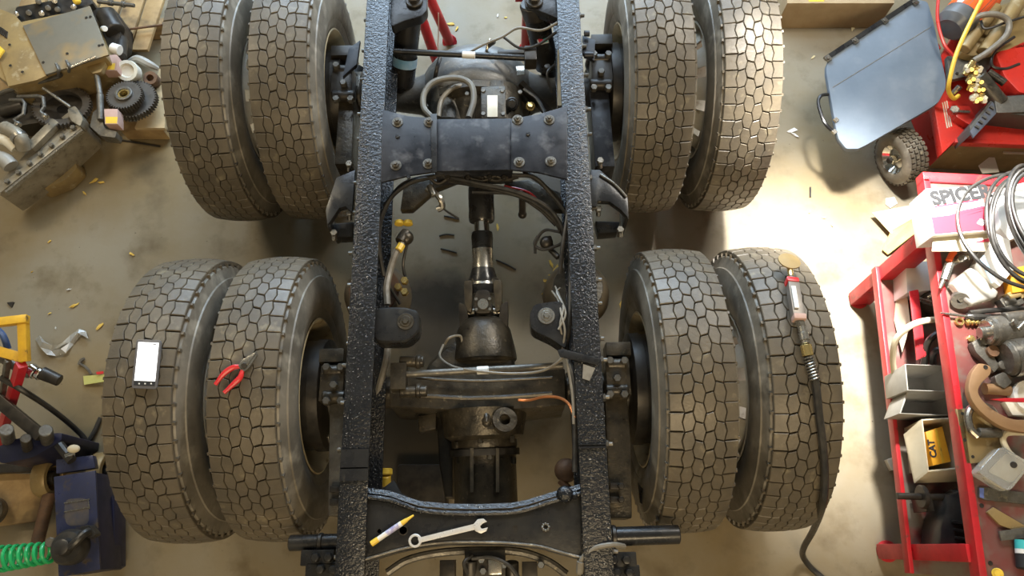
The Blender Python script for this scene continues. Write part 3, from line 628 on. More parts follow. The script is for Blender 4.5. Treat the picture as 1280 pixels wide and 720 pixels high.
zq = R_T*2 + .012
pl = thing('pliers', P(295, 466, zq - .008), 'side-cutting pliers with red grips lying on a tire', 'pliers')
ob('jaw', prism(rounded(PP([(320.5, 440.5), (321, 444), (311, 460), (303, 465), (299, 460), (304, 451)], zq + .004), .2), .012), m_steel, pl, bevel=.002)
ob('jaw', prism(rounded(PP([(319, 440), (320.5, 440.8), (308, 457), (300, 460), (297.5, 457), (303, 449)], zq + .007), .2), .010), m_steel, pl, bevel=.002)
ob('pivot', cyl(P(305, 457, zq + .006), P(305, 457, zq + .010), .009), m_dark, pl)
hr = lambda t: .0085*(.75 + .35*math.sin(PI*min(1, t*1.1)))
ob('grip', tube([P(x, y, zq) for x, y in ((300, 458), (290, 460), (279, 468), (269, 481))], hr, 10), m_grips, pl)
ob('grip', tube([P(x, y, zq) for x, y in ((303, 463), (300, 472), (292, 480), (280, 491))], hr, 10), m_grips, pl)

zc = .944
mk = thing('paint_marker', P(490, 662, zc), 'white paint marker with yellow cap and tip on the lower cross member', 'marker pen')
a, b = P(464, 680, zc + .010), P(517, 644, zc + .010); dv = b - a
ob('barrel', cyl(a + dv*.14, a + dv*.72, .0085), m_white, mk); ob('cap', cyl(a, a + dv*.17, .0095, .009), m_yplast, mk)
ob('collar', cyl(a + dv*.70, a + dv*.84, .0085, .0068), m_yplast, mk); ob('nib', cyl(a + dv*.84, b, .0055, .003), m_yplast, mk)
ob('print_band', lathe([(0, .0087), (.045, .0087)], a + dv*.36, dv, 18, caps=False), M('blue violet print', (.28, .26, .5), (.6, .6, .68), .4, scale=90), mk)

wr_ = thing('combination_wrench', P(560, 668, zc), 'chrome combination wrench lying on the lower cross member', 'wrench')
zw = zc + .012
ob('shank', prism(rounded(PP([(522, 672.5), (594, 654.5), (598, 661), (524, 678.5)], zw), .06), .010), m_tool, wr_, bevel=.0025)
c = P(519, 676, zw - .005)
ob('box_end', lathe([(-.006, .0135), (-.006, .019), (-.004, .021), (.004, .021), (.006, .019), (.006, .0135), (-.006, .0135)], c, (0, 0, 1), 24, caps=False), m_tool, wr_)
ob('open_end', prism(PP([(591, 656), (597, 649), (604, 648), (609, 652), (603, 654.5), (600, 658), (602, 661), (610, 659), (608, 664), (601, 667), (594, 664)], zw + .001), .011), m_tool, wr_, bevel=.0025)

ag = thing('tire_inflator', Pt(1000, 400, 0), 'tire inflator with gauge disc and spring strain relief lying on a tire', 'inflator')
def tp(x, y, l=.02): return Pt(x, y, l)
dd = tp(986, 328, .05)
ob('foot_disc', lathe([(0, .006), (.003, .038), (.008, .038), (.011, .01)], dd, Vector((.1, .5, 1)), 24), m_tan, ag)
ob('chuck', join(cyl(dd, tp(989, 346, .035), .010)), m_brass, ag)
ob('body', join(cyl(tp(989, 347, .035), tp(998, 402, .03), .013), bar(tp(990, 352, .036), tp(997, 396, .032), .036, .030)), M('inflator body grey', (.25, .22, .19), (.16, .14, .12), .4, .3), ag, bevel=.005)
ob('gauge_slot', bar(tp(991.5, 358, .052), tp(996, 385, .050), .014, .006), m_white, ag)
ob('end_ring', join(bar(tp(989, 350, .037), tp(990, 355, .037), .040, .034)), m_grips, ag, bevel=.004)
ob('end_ring', join(bar(tp(998, 394, .034), tp(999, 401, .034), .040, .034)), m_pink, ag, bevel=.004)
ob('coupler', join(cyl(tp(1001, 404, .028), tp(1007, 430, .026), .013), cyl(tp(1004, 416, .027), tp(1006, 426, .027), .016), nut(tp(1000, 402, .028), tp(1004, 416, .027) - tp(1000, 402, .028), .015, .02)), m_steel, ag)
ob('ferrule', cyl(tp(1007, 431, .026), tp(1010, 445, .024), .018), m_brass, ag)
sp = []
s0, s1 = tp(1010, 446, .024), tp(1019, 476, .022); uu, vv, d3 = frame(s1 - s0)
for i in range(8*12 + 1):
    t = i/96; ang = 2*PI*i/12; sp.append(s0 + (s1 - s0)*t + (uu*math.cos(ang) + vv*math.sin(ang))*.0145)
ob('spring', tube(sp, .0032, 6, smooth=False), m_steel, ag)
ob('air_hose', tube([s0, s1, tp(1024, 520, .013), tp(1029, 560, .013), tp(1031, 600, .013), tp(1028, 632, .014), P(1017, 662, .45), P(1005, 684, .20), P(1004, 696, .06), P(1014, 710, .015), P(1030, 724, .015), P(1050, 745, .015)], .0125, 10), m_hose, ag)

# ================================================================== work bench
ZB, ZS = .70, .30
bench = thing('workbench', P(1200, 480, 0), 'red steel workbench with lower shelf and worn cluttered top', 'workbench')
e0, e1 = P(1163, 283, ZB), P(1225, 720, ZB); ed = (e1 - e0).normalized(); en = Vector((-ed.y, ed.x, 0))      # bench front edge and the way in
if en.x < 0: en = -en
far = P(1150, 224, ZB); L0 = (far - e0).dot(ed); L1 = (P(1228, 745, ZB) - e0).dot(ed)
def BP(l, d, z): q = e0 + ed*l + en*d; return Vector((q.x, q.y, z))
ob('bench_top', prism([BP(L0, 0.012, ZB), BP(L0, .85, ZB), BP(L1, .85, ZB), BP(L1, 0.012, ZB)], .012), m_redtop, bench)
ob('front_rail', prism([BP(L0, -.006, ZB + .010), BP(L0, .020, ZB + .010), BP(L1, .020, ZB + .010), BP(L1, -.006, ZB + .010)], .060), m_red, bench, bevel=.004)
ob('end_rail', prism([BP(L0 - .03, -.006, ZB + .01), BP(L0 - .03, .85, ZB + .01), BP(L0 + .015, .85, ZB + .01), BP(L0 + .015, -.006, ZB + .01)], .06), m_red, bench, bevel=.004)
def leg(top, foot, wx):
    o = ob('leg', join(bar(top, foot, .095, .06)), m_red, bench, bevel=.004)
    ob('foot', join(lathe([(0, .045), (.008, .045), (.012, .02)], Vector((foot.x, foot.y, 0.0)), (0, 0, 1), 20)), m_red, o)
leg(BP(.02, .03, ZB - .03), P(1074, 374, .012), 1); leg(BP((P(1215, 690, ZB) - e0).dot(ed), .03, ZB - .03), P(1110, 689, .012), 1)
leg(BP(.0, .82, ZB - .03), BP(0, .82, .012), 1); leg(BP((P(1215, 690, ZB) - e0).dot(ed), .82, ZB - .03), BP((P(1215, 690, ZB) - e0).dot(ed), .82, .012), 1)
ob('lower_shelf', prism([BP(.02, -.03, ZS), BP(.02, .82, ZS), BP(L1 - .06, .82, ZS), BP(L1 - .06, -.03, ZS)], .02), m_redtop, bench)
ob('shelf_rail', prism([BP(.02, -.045, ZS + .012), BP(.02, -.028, ZS + .012), BP(L1 - .06, -.028, ZS + .012), BP(L1 - .06, -.045, ZS + .012)], .045), m_red, bench, bevel=.003)

def text(body, size, name, mt, parent, origin, xdir, up, extr=.0006):
    cu = bpy.data.curves.new(name, 'FONT'); cu.body = body; cu.size = size; cu.extrude = extr; cu.offset = size*.04
    to = bpy.data.objects.new('tmp', cu); COL.objects.link(to)
    me = bpy.data.meshes.new_from_object(to.evaluated_get(bpy.context.evaluated_depsgraph_get()))
    bpy.data.objects.remove(to)
    x = Vector(xdir).normalized(); n = Vector(up).normalized(); y = n.cross(x).normalized()
    R = Matrix((x, y, n)).transposed().to_4x4()
    me.transform(R); me.materials.clear(); me.materials.append(mt)
    o = bpy.data.objects.new(name, me); COL.objects.link(o); o.parent = parent; o.location = Vector(origin) - WL[parent.name]; WL[o.name] = Vector(origin)
    return o
def carton(name, top, h, mt, label, cat='box', group=None, bevel=.002): return tag(ob(name, prism(top, h), mt, bevel=bevel), label, cat, group)

# labelled parts carton
zk = ZB + .13
q = [(1157, 236), (1224, 232), (1240, 288), (1167, 294)]
sx = carton('parts_carton', PP(q, zk), .13, m_white, 'white and red parts carton lettered SPICER at the end of the bench')
Pc = PP(q, zk + .0012)
def bil(u, v): return (Pc[0]*(1 - u) + Pc[1]*u)*(1 - v) + (Pc[3]*(1 - u) + Pc[2]*u)*v
ob('red_print', prism([bil(.02, .62), bil(.35, .60), bil(.62, .52), bil(.99, .46), bil(.99, .98), bil(.02, .98)], .001), m_redprint, sx)
for i in range(5):
    v = .42 + i*.045; ob('red_streak', prism([bil(.25 + .1*i % .5, v + .03), bil(.98, v - .06), bil(.98, v - .045), bil(.25 + .1*i % .5, v + .042)], .001), m_redprint, sx)
ob('red_stripe', prism([bil(.10, .385), bil(.92, .30), bil(.92, .335), bil(.10, .42)], .001), m_redprint, sx)
xd = bil(1, .2) - bil(0, .29); text('SPICER', .078, 'lettering', m_text, sx, bil(.09, .355) + Vector((0, 0, .0015)), xd, (0, 0, 1))
ob('diamond_mark', join(*[bar(bil(*a_) + Vector((0, 0, .001)), bil(*b_) + Vector((0, 0, .001)), .0035, .001) for a_, b_ in (((.78, .82), (.86, .74)), ((.86, .74), (.94, .80)), ((.94, .80), (.86, .88)), ((.86, .88), (.78, .82)), ((.82, .82), (.86, .78)), ((.86, .78), (.90, .805)), ((.90, .805), (.86, .845)), ((.86, .845), (.82, .82)))]), m_white, sx)
text('SPICER', .05, 'side_lettering', m_redprint, sx, P(1161, 279, zk - .07) + Vector((-.012, .005, 0)), P(1153, 246, zk - .07) - P(1161, 279, zk - .07), (-1, -.1, .35)) if False else None
fp = ob('flap', prism(PP([(1167, 295), (1239, 290), (1233, 314), (1165, 314)], ZB + .10), .003), m_cream, sx)
ob('flap_print', prism([P(1218, 303, ZB + .103), P(1238, 297, ZB + .103), P(1237, 302, ZB + .103)], .001), m_redprint, sx)

# coiled black cable
def coil(name, c, z, loops, r, mt, label, cat):
    t = thing(name, P(*c, z - .03), label, cat)
    for i, (dx, dy, rx, ry, rot) in enumerate(loops):
        o = P(c[0] + dx, c[1] + dy, z + .012*i)
        pts = [o + Vector((rx*math.cos(a)*math.cos(rot) - ry*math.sin(a)*math.sin(rot), rx*math.cos(a)*math.sin(rot) + ry*math.sin(a)*math.cos(rot), .012*math.sin(2*a + i))) for a in [2*PI*j/14 for j in range(14)]]
        ob('cable_loop', tube(pts, r, 8, closed=True), mt, t)
    return t
coil('cable_coil', (1285, 288), .84, [(-8, 0, .232, .235, .1), (6, -6, .175, .24, -.2), (9, -4, .17, .225, -.25), (12, -6, .165, .215, -.2), (20, -12, .12, .23, .1), (24, -10, .115, .22, .12), (28, -10, .115, .21, .1)], .0075, m_hose, 'coil of black cable heaped on the bench beside the lettered carton', 'cable')

# parts under and beside the coil
carton('small_carton', PP([(1226, 325), (1245, 292), (1262, 300), (1268, 336), (1250, 358), (1240, 350)], ZB + .08), .08, m_white, 'pale blue and white small carton inside the cable coil')
carton('amber_carton', PP([(1262, 336), (1290, 330), (1295, 362), (1266, 366)], ZB + .05), .05, m_catbox, 'amber carton lying under the cable coil')
carton('white_carton', PP([(1245, 238), (1290, 225), (1300, 285), (1262, 300), (1250, 285)], ZB + .05), .05, m_white, 'plain white carton under the cable coil')
bl = bpy.data.objects['small_carton']; ob('blue_side', prism(PP([(1226, 325), (1230, 318), (1244, 350), (1240, 354)], ZB + .082), .004), m_bluel, bl)

# bagged part, blow gun, screwdriver, brass fittings
bg = tag(ob('parts_bag', prism(PP([(1190, 352), (1214, 333), (1223, 338), (1250, 364), (1246, 372), (1216, 381), (1208, 376)], ZB + .055), .045), m_bag, bevel=.014, seg=3), 'crumpled clear plastic bag of metal parts on the bench', 'bag')
bp = tag(ob('bagged_part', join(prism(rounded(PP([(1200, 350), (1214, 338), (1240, 362), (1220, 374)], ZB + .035), .25), .03)), m_cream, bevel=.006), 'cream metal part inside the clear plastic bag', 'machine part')
gg = thing('blow_gun', P(1190, 335, ZB), 'silver air blow gun with red trigger next to the plastic bag', 'blow gun')
ob('gun_body', join(tube([P(1180, 350, ZB + .03), P(1184, 338, ZB + .035), P(1187, 330, ZB + .035)], .017), tube([P(1184, 332, ZB + .035), P(1196, 326, ZB + .03), P(1208, 320, ZB + .03)], .015)), m_steel, gg)
ob('nozzle', cyl(P(1180, 348, ZB + .03), P(1175, 360, ZB + .03), .009, .006), m_steel, gg); ob('trigger', tube([P(1186, 326, ZB + .05), P(1190, 318, ZB + .05), P(1193, 315, ZB + .05)], .012), m_orange, gg)
ob('coupling', join(cyl(P(1206, 322, ZB + .03), P(1212, 318, ZB + .03), .019), nut(P(1198, 325, ZB + .045), (0, 0, 1), .014, .02)), m_steel, gg)
sd = thing('screwdriver', P(1205, 394, ZB), 'screwdriver with black handle and bare steel shank lying on the bench', 'screwdriver')
ob('shank', cyl(P(1182, 392, ZB + .018), P(1212, 396, ZB + .018), .005), m_steel, sd); ob('handle', tube([P(1208, 395.5, ZB + .02), P(1216, 396, ZB + .02), P(1228, 396, ZB + .02), P(1238, 396, ZB + .02)], lambda t: .011 + .007*math.sin(PI*min(t*1.3, 1)), 10), m_hose, sd); ob('tip', cyl(P(1176, 391, ZB + .018), P(1183, 392, ZB + .018), .0035), m_steel, sd)
tag(ob('pry_rod', tube([P(1212, 391, ZB + .03), P(1240, 388, ZB + .03), P(1290, 385, ZB + .03)], .010), m_hose), 'black rod lying above the screwdriver on the bench', 'rod')
bf = thing('brass_fitting', P(1215, 402, ZB), 'short row of brass hose fittings below the screwdriver', 'fitting')
ob('stem', cyl(P(1207, 402.5, ZB + .014), P(1226, 403.5, ZB + .014), .009), m_brass, bf)
for x in (1209, 1214, 1219, 1225): ob('collar', cyl(P(x, 402.6, ZB + .014), P(x + 2.5, 402.8, ZB + .014), .0135), m_brass, bf)
tag(ob('brass_ring', lathe([(-.006, .010), (-.006, .016), (.006, .016), (.006, .010), (-.006, .010)], P(1199, 402, ZB + .008), (0, 0, 1), 20, caps=False), m_brass), 'brass ring beside the row of hose fittings', 'ring')
tag(ob('brass_nut', join(nut(P(1213, 424, ZB), (0, 0, 1), .014, .012), cyl(P(1213, 424, ZB + .01), P(1213, 424, ZB + .018), .008)), m_brass), 'small brass nut lying alone on the bench', 'nut')
tag(ob('shaft_collar', lathe([(-.012, .012), (-.012, .032), (.012, .032), (.012, .012), (-.012, .012)], P(1200, 375, ZB + .03), (-.4, -.6, .7), 20, caps=False), m_cast), 'grey steel collar half under the plastic bag', 'collar')

# castings and motors
mo = thing('starter_motor', P(1255, 425, ZB), 'grey cylindrical starter motor lying on the bench', 'motor')
ob('case', cyl(P(1238, 414, ZB + .07), P(1300, 408, ZB + .07), .055, n=26), m_cast, mo); ob('end_cap', join(cyl(P(1232, 415, ZB + .07), P(1240, 414, ZB + .07), .048, n=26), cyl(P(1224, 416, ZB + .07), P(1234, 415, ZB + .07), .022)), m_steel, mo)
ob('solenoid', cyl(P(1255, 400, ZB + .10), P(1290, 396, ZB + .10), .028), m_cast, mo); ob('terminal', join(nut(P(1266, 404, ZB + .13), (0, 0, 1), .012, .02), cyl(P(1272, 412, ZB + .12), P(1282, 402, ZB + .12), .008)), m_steel, mo)
br = thing('bracket_casting', P(1227, 440, ZB), 'ribbed grey bracket casting with bolt holes on the bench', 'casting')
ob('web', prism(PP([(1215, 428), (1228, 420), (1238, 436), (1250, 458), (1243, 466), (1232, 452), (1220, 440)], ZB + .04), .035), m_cast, br, bevel=.006)
ob('boss', join(*[lathe([(0, .016), (.05, .016), (.052, .008)], P(x, y, ZB + .0), (0, 0, 1), 16) for x, y in ((1222, 430),)]), m_cast, br); ob('boss', lathe([(0, .016), (.05, .016), (.052, .008)], P(1244, 460, ZB), (0, 0, 1), 16), m_cast, br); ob('boss', lathe([(0, .022), (.055, .022), (.055, .012)], P(1231, 443, ZB), (0, 0, 1), 16), m_rust, br)
al = thing('alternator', P(1268, 450, ZB), 'round grey alternator housing beside the bracket casting', 'motor')
ob('case', lathe([(0, .055), (.01, .065), (.05, .068), (.09, .066), (.11, .05), (.12, .02)], P(1256, 448, ZB + .07), (1, .1, .1), 26), m_cast, al); ob('band', lathe([(0, .0695), (.02, .0695)], P(1262, 448, ZB + .07), (1, .1, .1), 26, caps=False), m_steel, al)
ob('ear', prism(rounded(PP([(1243, 470), (1256, 464), (1266, 478), (1256, 486), (1246, 480)], ZB + .05), .25), .03), m_cast, al, bevel=.004)
tag(ob('copper_pipe', join(cyl(P(1232, 486, ZB + .022), P(1262, 488, ZB + .022), .020), lathe([(-.004, .014), (-.004, .0215), (.004, .0215), (.004, .014)], P(1232, 486, ZB + .022), (1, 0, 0), 18)), m_copper), 'short tan pipe stub beside the alternator', 'pipe')
cb = tag(ob('curved_bracket', prism(spline(PP([(1226, 454), (1238, 458), (1238, 468), (1228, 478), (1223, 490), (1232, 504), (1250, 517), (1268, 524), (1290, 526), (1290, 540), (1262, 537), (1240, 526), (1220, 508), (1211, 488), (1214, 468), (1221, 457)], ZB + .075), 4, True), .03), m_copper, bevel=.005), 'tan curved steel bracket arching over the shackle', 'bracket')
ob('bolt_hole', lathe([(0, .008), (.0012, .008), (.0012, .005)], P(1232, 459, ZB + .076), (0, 0, 1), 14), m_dark, cb)
bt = thing('mounting_plate', P(1222, 545, ZB), 'olive steel mounting plate with bolt holes under the shackle', 'plate')
ob('plate', prism(PP([(1195, 511), (1236, 509), (1262, 560), (1226, 578), (1208, 580)], ZB + .010), .010), m_tan, bt, bevel=.002)
for x, y in ((1203, 517), (1206, 550), (1216, 571), (1238, 520)): ob('bolt_hole', lathe([(0, .006), (.0012, .006), (.0012, .003)], P(x, y, ZB + .0105), (0, 0, 1), 12), m_dark, bt)
sk = thing('shackle', P(1230, 530, ZB + .01), 'bent grey steel shackle with thick pin resting on the mounting plate', 'shackle')
ob('bow', tube(PP([(1222, 546), (1213, 536), (1210, 520), (1215, 509), (1226, 507), (1238, 511), (1246, 524), (1249, 538), (1248, 545)], ZB + .030), .0135, 10), m_steel, sk); ob('pin', cyl(P(1223, 541, ZB + .030), P(1250, 541, ZB + .030), .018), m_cast, sk)
tag(ob('frame_hook', tube(PP([(1290, 541), (1262, 541), (1255, 545), (1254, 552), (1260, 564), (1268, 572)], ZB + .03), .0105, 10), m_cream), 'cream bent rod hook beyond the shackle pin', 'hook')
gl = thing('clear_case', P(1252, 586, ZB), 'clear plastic lamp housing lying on the bench', 'lamp housing')
ob('shell', prism(rounded(PP([(1222, 590), (1252, 557), (1290, 580), (1262, 615)], ZB + .06), .16), .055), m_clear, gl, bevel=.012, seg=3)
ob('backing', prism(rounded(PP([(1232, 590), (1254, 567), (1280, 582), (1260, 604)], ZB + .012), .12), .010), m_cream, gl); ob('screw', cyl(P(1267, 581, ZB + .06), P(1267, 581, ZB + .066), .011), m_dark, gl)
tag(ob('white_disc', lathe([(0, .055), (.03, .06), (.045, .058), (.045, .045), (.02, .04)], P(1278, 498, ZB), (0, 0, 1), 28), m_white), 'white round cap beside the red handled tool', 'cap')
tag(ob('white_tray', prism(PP([(1256, 502), (1290, 498), (1290, 520), (1266, 519)], ZB + .03), .03), m_paper, bevel=.003), 'white tray under the red handled tool', 'tray')
tag(ob('red_pry_tool', prism(PP([(1238, 499), (1256, 497.5), (1290, 497), (1290, 503), (1256, 502)], ZB + .105), .008), m_red, bevel=.002), 'flat red handled tool lying across the white tray', 'tool')
fb = tag(ob('flat_bar', prism(rounded(PP([(1224, 609), (1232, 609), (1290, 617), (1290, 631), (1232, 625), (1224, 622)], ZB + .012), .12), .012), m_cast, bevel=.002), 'grey flat bar with blue painted tip on the bench', 'bar')
ob('painted_tip', prism(PP([(1224.5, 610), (1230, 610), (1230, 623), (1225, 621.5)], ZB + .0128), .001), M('blue tip', (.12, .16, .4)), fb)
tag(ob('flat_bar', prism(PP([(1234, 640), (1242, 634), (1290, 662), (1290, 672), (1250, 656)], ZB + .012), .012), m_tan, bevel=.002), 'olive flat bar lying askew below the blue tipped bar', 'bar')
tag(ob('flat_bar', prism(PP([(1249, 664), (1290, 658), (1290, 672), (1252, 676)], ZB + .022), .01), m_cast, bevel=.002), 'short grey bar crossing the askew olive bar', 'bar')
lb = tag(ob('spray_can', join(cyl(P(1281, 676, ZB + .03), P(1283, 712, ZB + .03), .03, n=24)), m_text), 'dark can with white and teal label on the bench', 'can'); ob('label_band', lathe([(0, .0305), (.03, .0305)], P(1281, 676, ZB + .03), P(1283, 712, ZB + .03) - P(1281, 676, ZB + .03), 24, caps=False), m_tealp, lb); ob('label_band', lathe([(.03, .0306), (.045, .0306)], P(1281, 676, ZB + .03), P(1283, 712, ZB + .03) - P(1281, 676, ZB + .03), 24, caps=False), m_white, lb)
tag(ob('yellow_cap', join(cyl(P(1247, 717, ZB), P(1247, 717, ZB + .02), .018), cyl(P(1247, 717, ZB + .02), P(1247, 717, ZB + .03), .010)), m_yplast), 'yellow plastic cap on the bare bench corner', 'cap')
for x, y in ((1227, 632), (1238, 704)): ob('bolt_hole', lathe([(0, .008), (.0012, .008), (.0012, .005)], P(x, y, ZB + .0005), (0, 0, 1), 12), m_dark, bench)
for x, y, s_, lab in ((1262, 378, .05, 'grey'), (1268, 370, .04, 'olive')): tag(ob('metal_scrap', join(box(P(x, y, ZB + .02), (s_*1.6, s_, .035), .4), cyl(P(x - 8, y + 2, ZB + .03), P(x + 6, y - 2, ZB + .03), .014)), m_cast if lab == 'grey' else m_tan, bevel=.006), lab + ' machined metal block lying below the cable coil', 'machine part')

# ------------------------------------------------ lower shelf
def tray(name, quad, ztop, zbot, th, mt, label, cat):
    """open-topped bin: four walls and a floor"""
    c = sum(quad, Vector())/4; o = [Vector((p.x, p.y, ztop)) for p in quad]; bt_ = [Vector((c.x + (p.x - c.x)*.9, c.y + (p.y - c.y)*.9, zbot)) for p in quad]
    k = 1 - th/((quad[0] - c).length*.7); i_ = [Vector((c.x + (p.x - c.x)*k, c.y + (p.y - c.y)*k, ztop)) for p in quad]; j_ = [Vector((c.x + (p.x - c.x)*k*.88, c.y + (p.y - c.y)*k*.88, zbot + th)) for p in quad]
    V = o + bt_ + i_ + j_; F = [(4, 5, 6, 7), (12, 13, 14, 15)]
    for a in range(4):
        b_ = (a + 1) % 4; F += [(a, b_, 4 + b_, 4 + a), (a, 8 + a, 8 + b_, b_), (8 + a, 12 + a, 12 + b_, 8 + b_)]
    return tag(ob(name, (V, F), mt, bevel=.002), label, cat)
tray('storage_bin', PP([(1131, 455), (1190, 457), (1196, 490), (1134, 488)], .50), .50, ZS, .004, m_gbin, 'grey plastic storage bin holding black hose on the lower shelf', 'bin')
tray('storage_bin', PP([(1134, 489), (1196, 492), (1200, 520), (1124, 517)], .46), .46, ZS, .004, m_gbin, 'empty grey plastic bin between hose bin and cardboard box', 'bin')
tray('cardboard_box', PP([(1152, 524), (1200, 521), (1206, 586), (1160, 590)], .46), .46, ZS, .005, m_cream, 'open cream cardboard box holding an amber carton', 'box')
ob('box_flap', prism([P(1152, 524, .46), P(1160, 590, .46), P(1143, 603, .38), P(1130, 543, .38)], Vector((.0, 0, -.004))), m_cream, bpy.data.objects['cardboard_box']); ob('box_flap', prism([P(1160, 590, .46), P(1206, 586, .46), P(1200, 602, .38), P(1143, 604, .38)], Vector((0, 0, -.004))), m_cream, bpy.data.objects['cardboard_box'])
ct = carton('amber_carton', PP([(1157, 540), (1178, 533), (1189, 577), (1166, 582)], .44), .10, m_catbox, 'amber carton lettered CAT standing in the cream cardboard box')
text('CAT', .035, 'lettering', m_text, ct, P(1171, 572, .4415), P(1167.5, 552, .4415) - P(1171, 572, .4415), (0, 0, 1)); ob('carton_fold', prism(PP([(1168, 536), (1171, 535), (1181, 578), (1178, 579)], .443), .002), m_yellow, ct)
sf = thing('drive_stub', P(1160, 625, ZS), 'dark stub shaft with flange standing out from the lower shelf', 'shaft')
ob('shaft', cyl(P(1121, 620, .42), P(1196, 622, .42), .013), m_dark, sf); ob('flange', cyl(P(1150, 621, .42), P(1156, 621, .42), .045), m_dark, sf); ob('hub', cyl(P(1188, 622, .42), P(1198, 622, .42), .030), m_dark, sf); ob('lug', box(P(1153, 630, .38), (.03, .06, .10)), m_dark, sf)
bb = thing('ribbed_housing', P(1195, 660, ZS), 'black ribbed housing on the lower shelf below the bench edge', 'housing')
ob('body', prism(PP([(1186, 618), (1225, 605), (1240, 690), (1174, 690), (1176, 660)], .46), .15), m_hose, bb, bevel=.015)
for i in range(4): ob('rib', bar(P(1190 + 2*i, 652 + 10*i, .468), P(1212 + 3*i, 656 + 10*i, .468), .012, .016), m_dark, bb, bevel=.004)
carton('white_carton', PP([(1132, 328), (1166, 326), (1172, 362), (1134, 366)], .42), .12, m_white, 'white carton at the far end of the lower shelf')
ms = thing('small_motor', P(1156, 382, ZS), 'small dark round motor on the lower shelf next to a white carton', 'motor')
ob('case', lathe([(0, .05), (.08, .055), (.11, .05), (.13, .03)], P(1157, 384, ZS), (0, 0, 1), 22), m_grease, ms); ob('fitting', join(cyl(P(1148, 374, .44), P(1166, 380, .44), .010), cyl(P(1160, 372, .43), P(1168, 366, .45), .007)), m_steel, ms)
tag(ob('angle_iron', join(prism(PP([(1137, 364), (1146, 362), (1156, 444), (1146, 450)], .48), .006), prism(PP([(1146, 362), (1148, 362), (1158, 444), (1156, 446)], .48), .05)), m_red, bevel=.001), 'red angle iron standing in the grey storage bin', 'angle iron')
tag(ob('hose_loop', tube([P(1118, 470, .36), P(1116, 448, .44), P(1120, 425, .52), P(1134, 410, .57), P(1152, 402, .58), P(1180, 398, .56)], .0125, 10), m_cream), 'cream ribbed hose arching beside the grey storage bin', 'hose')
for i, (a0, a1, lb_) in enumerate((((1155, 455), (1180, 412), 'taller'), ((1166, 456), (1184, 436), 'shorter'))): tag(ob('black_hose', tube([P(a0[0], a0[1], .42), P((a0[0] + a1[0])/2 - 7, (a0[1] + a1[1])/2 - 6, .50), P(a1[0], a1[1], .52), P(a1[0] + 14, a1[1] - 2, .50)], .014, 10), m_hose), lb_ + ' black hose curling out of the grey storage bin', 'hose')
tag(ob('cream_sheet', prism([P(1123, 345, .30), P(1132, 350, .34), P(1138, 405, .38), P(1128, 440, .34), P(1118, 400, .31)], .004), m_cream), 'cream sheet leaning by the shelf end', 'sheet')

# scraps of card beside the bench
tag(ob('card_sheet', prism([P(1090, 266, .04), P(1146, 255, .05), P(1150, 272, .06), P(1114, 292, .04)], .004), m_leafp), 'pale yellow card sheet on the floor beside the bench', 'card')
tag(ob('card_sheet', prism([P(1146, 270, .10), P(1156, 282, .10), P(1110, 318, .02), P(1103, 312, .02), P(1114, 288, .04)], .004), M('amber card', (.70, .45, .10), (.6, .36, .07), .7)), 'amber card sheet leaning on the bench leg', 'card')
tag(ob('paper_scrap', prism(PP([(1107, 248), (1118, 246), (1122, 254), (1113, 260), (1107, 255)], .006), .003), m_paper), 'white paper scrap on the floor above the yellow card', 'paper')

# ================================================================== red machine with the grey lid
mc = thing('engine_cart', P(1220, 170, 0), 'red wheeled engine cart with grey blue lid and brass manifold', 'cart')
ZM = .29
ob('deck', prism(PP([(1161, 95), (1200, 30), (1330, 20), (1330, 180), (1196, 174), (1178, 192)], ZM), .05), m_redcart, mc, bevel=.006)
ob('front_skirt', prism([P(1196, 176, ZM - .01), P(1330, 181, ZM - .01), P(1330, 178, ZM - .01), P(1199, 173, ZM - .01)], .27), m_tan, mc)
ob('deck_rim', prism(PP([(1195, 173), (1330, 178), (1330, 183), (1194, 178)], ZM + .006), .035), m_redcart, mc, bevel=.003)
ob('side_skirt', prism([P(1168, 110, ZM - .01), P(1196, 176, ZM - .01), P(1199, 173, ZM - .01), P(1172, 108, ZM - .01)], .25), m_redcart, mc)
for i in range(3): ob('pinstripe', prism(PP([(1177.5 + 2.6*i, 128 - i), (1178.9 + 2.6*i, 128 - i), (1185 + 2.6*i, 160 - i), (1183.4 + 2.6*i, 160 - i)], ZM + .001), .001), m_cream, mc)
lid_pts = [(1030, 74), (1143, -2), (1160, 2), (1168, 30), (1183, 100), (1182, 112), (1172, 130), (1075, 186), (1058, 186), (1047, 172)]
lid = ob('lid', prism(rounded(PP(lid_pts, 0.3300), .18), .028), m_bluepan, mc, bevel=.006)
ob('lid_crease', tube([P(1041, 109, 0.3305), P(1163, 34, 0.3305)], .0016, 6), m_hoseg, lid)
ob('hinge_strip', bar(P(1031, 74, 0.3340), P(1143, 0, 0.3340), .022, .010), m_black, lid)
for x, y in ((1035, 73), (1069, 51), (1106, 26), (1144, 3)): ob('hinge_bolt', join(box(P(x, y, 0.3380), (.03, .03, .008), .6), nut(P(x, y, 0.3420), (0, 0, 1), .010, .009)), m_steel, lid)
ob('lid_handle', tube([P(1035, 118, 0.3200), P(1026, 120, 0.3300), P(1023, 130, 0.3300), P(1030, 152, 0.3300), P(1040, 163, 0.3200), P(1046, 165, 0.3150)], .0085, 8), m_black, lid)
for x, y in ((1043, 165), (1045, 150)): ob('handle_clip', box(P(x, y, 0.3350), (.02, .02, .01), .6), m_steel, lid)
ob('lid_support', join(bar(P(1160, 60, 0.3100), P(1172, 60, .29), .03, .03)), m_redcart, mc)
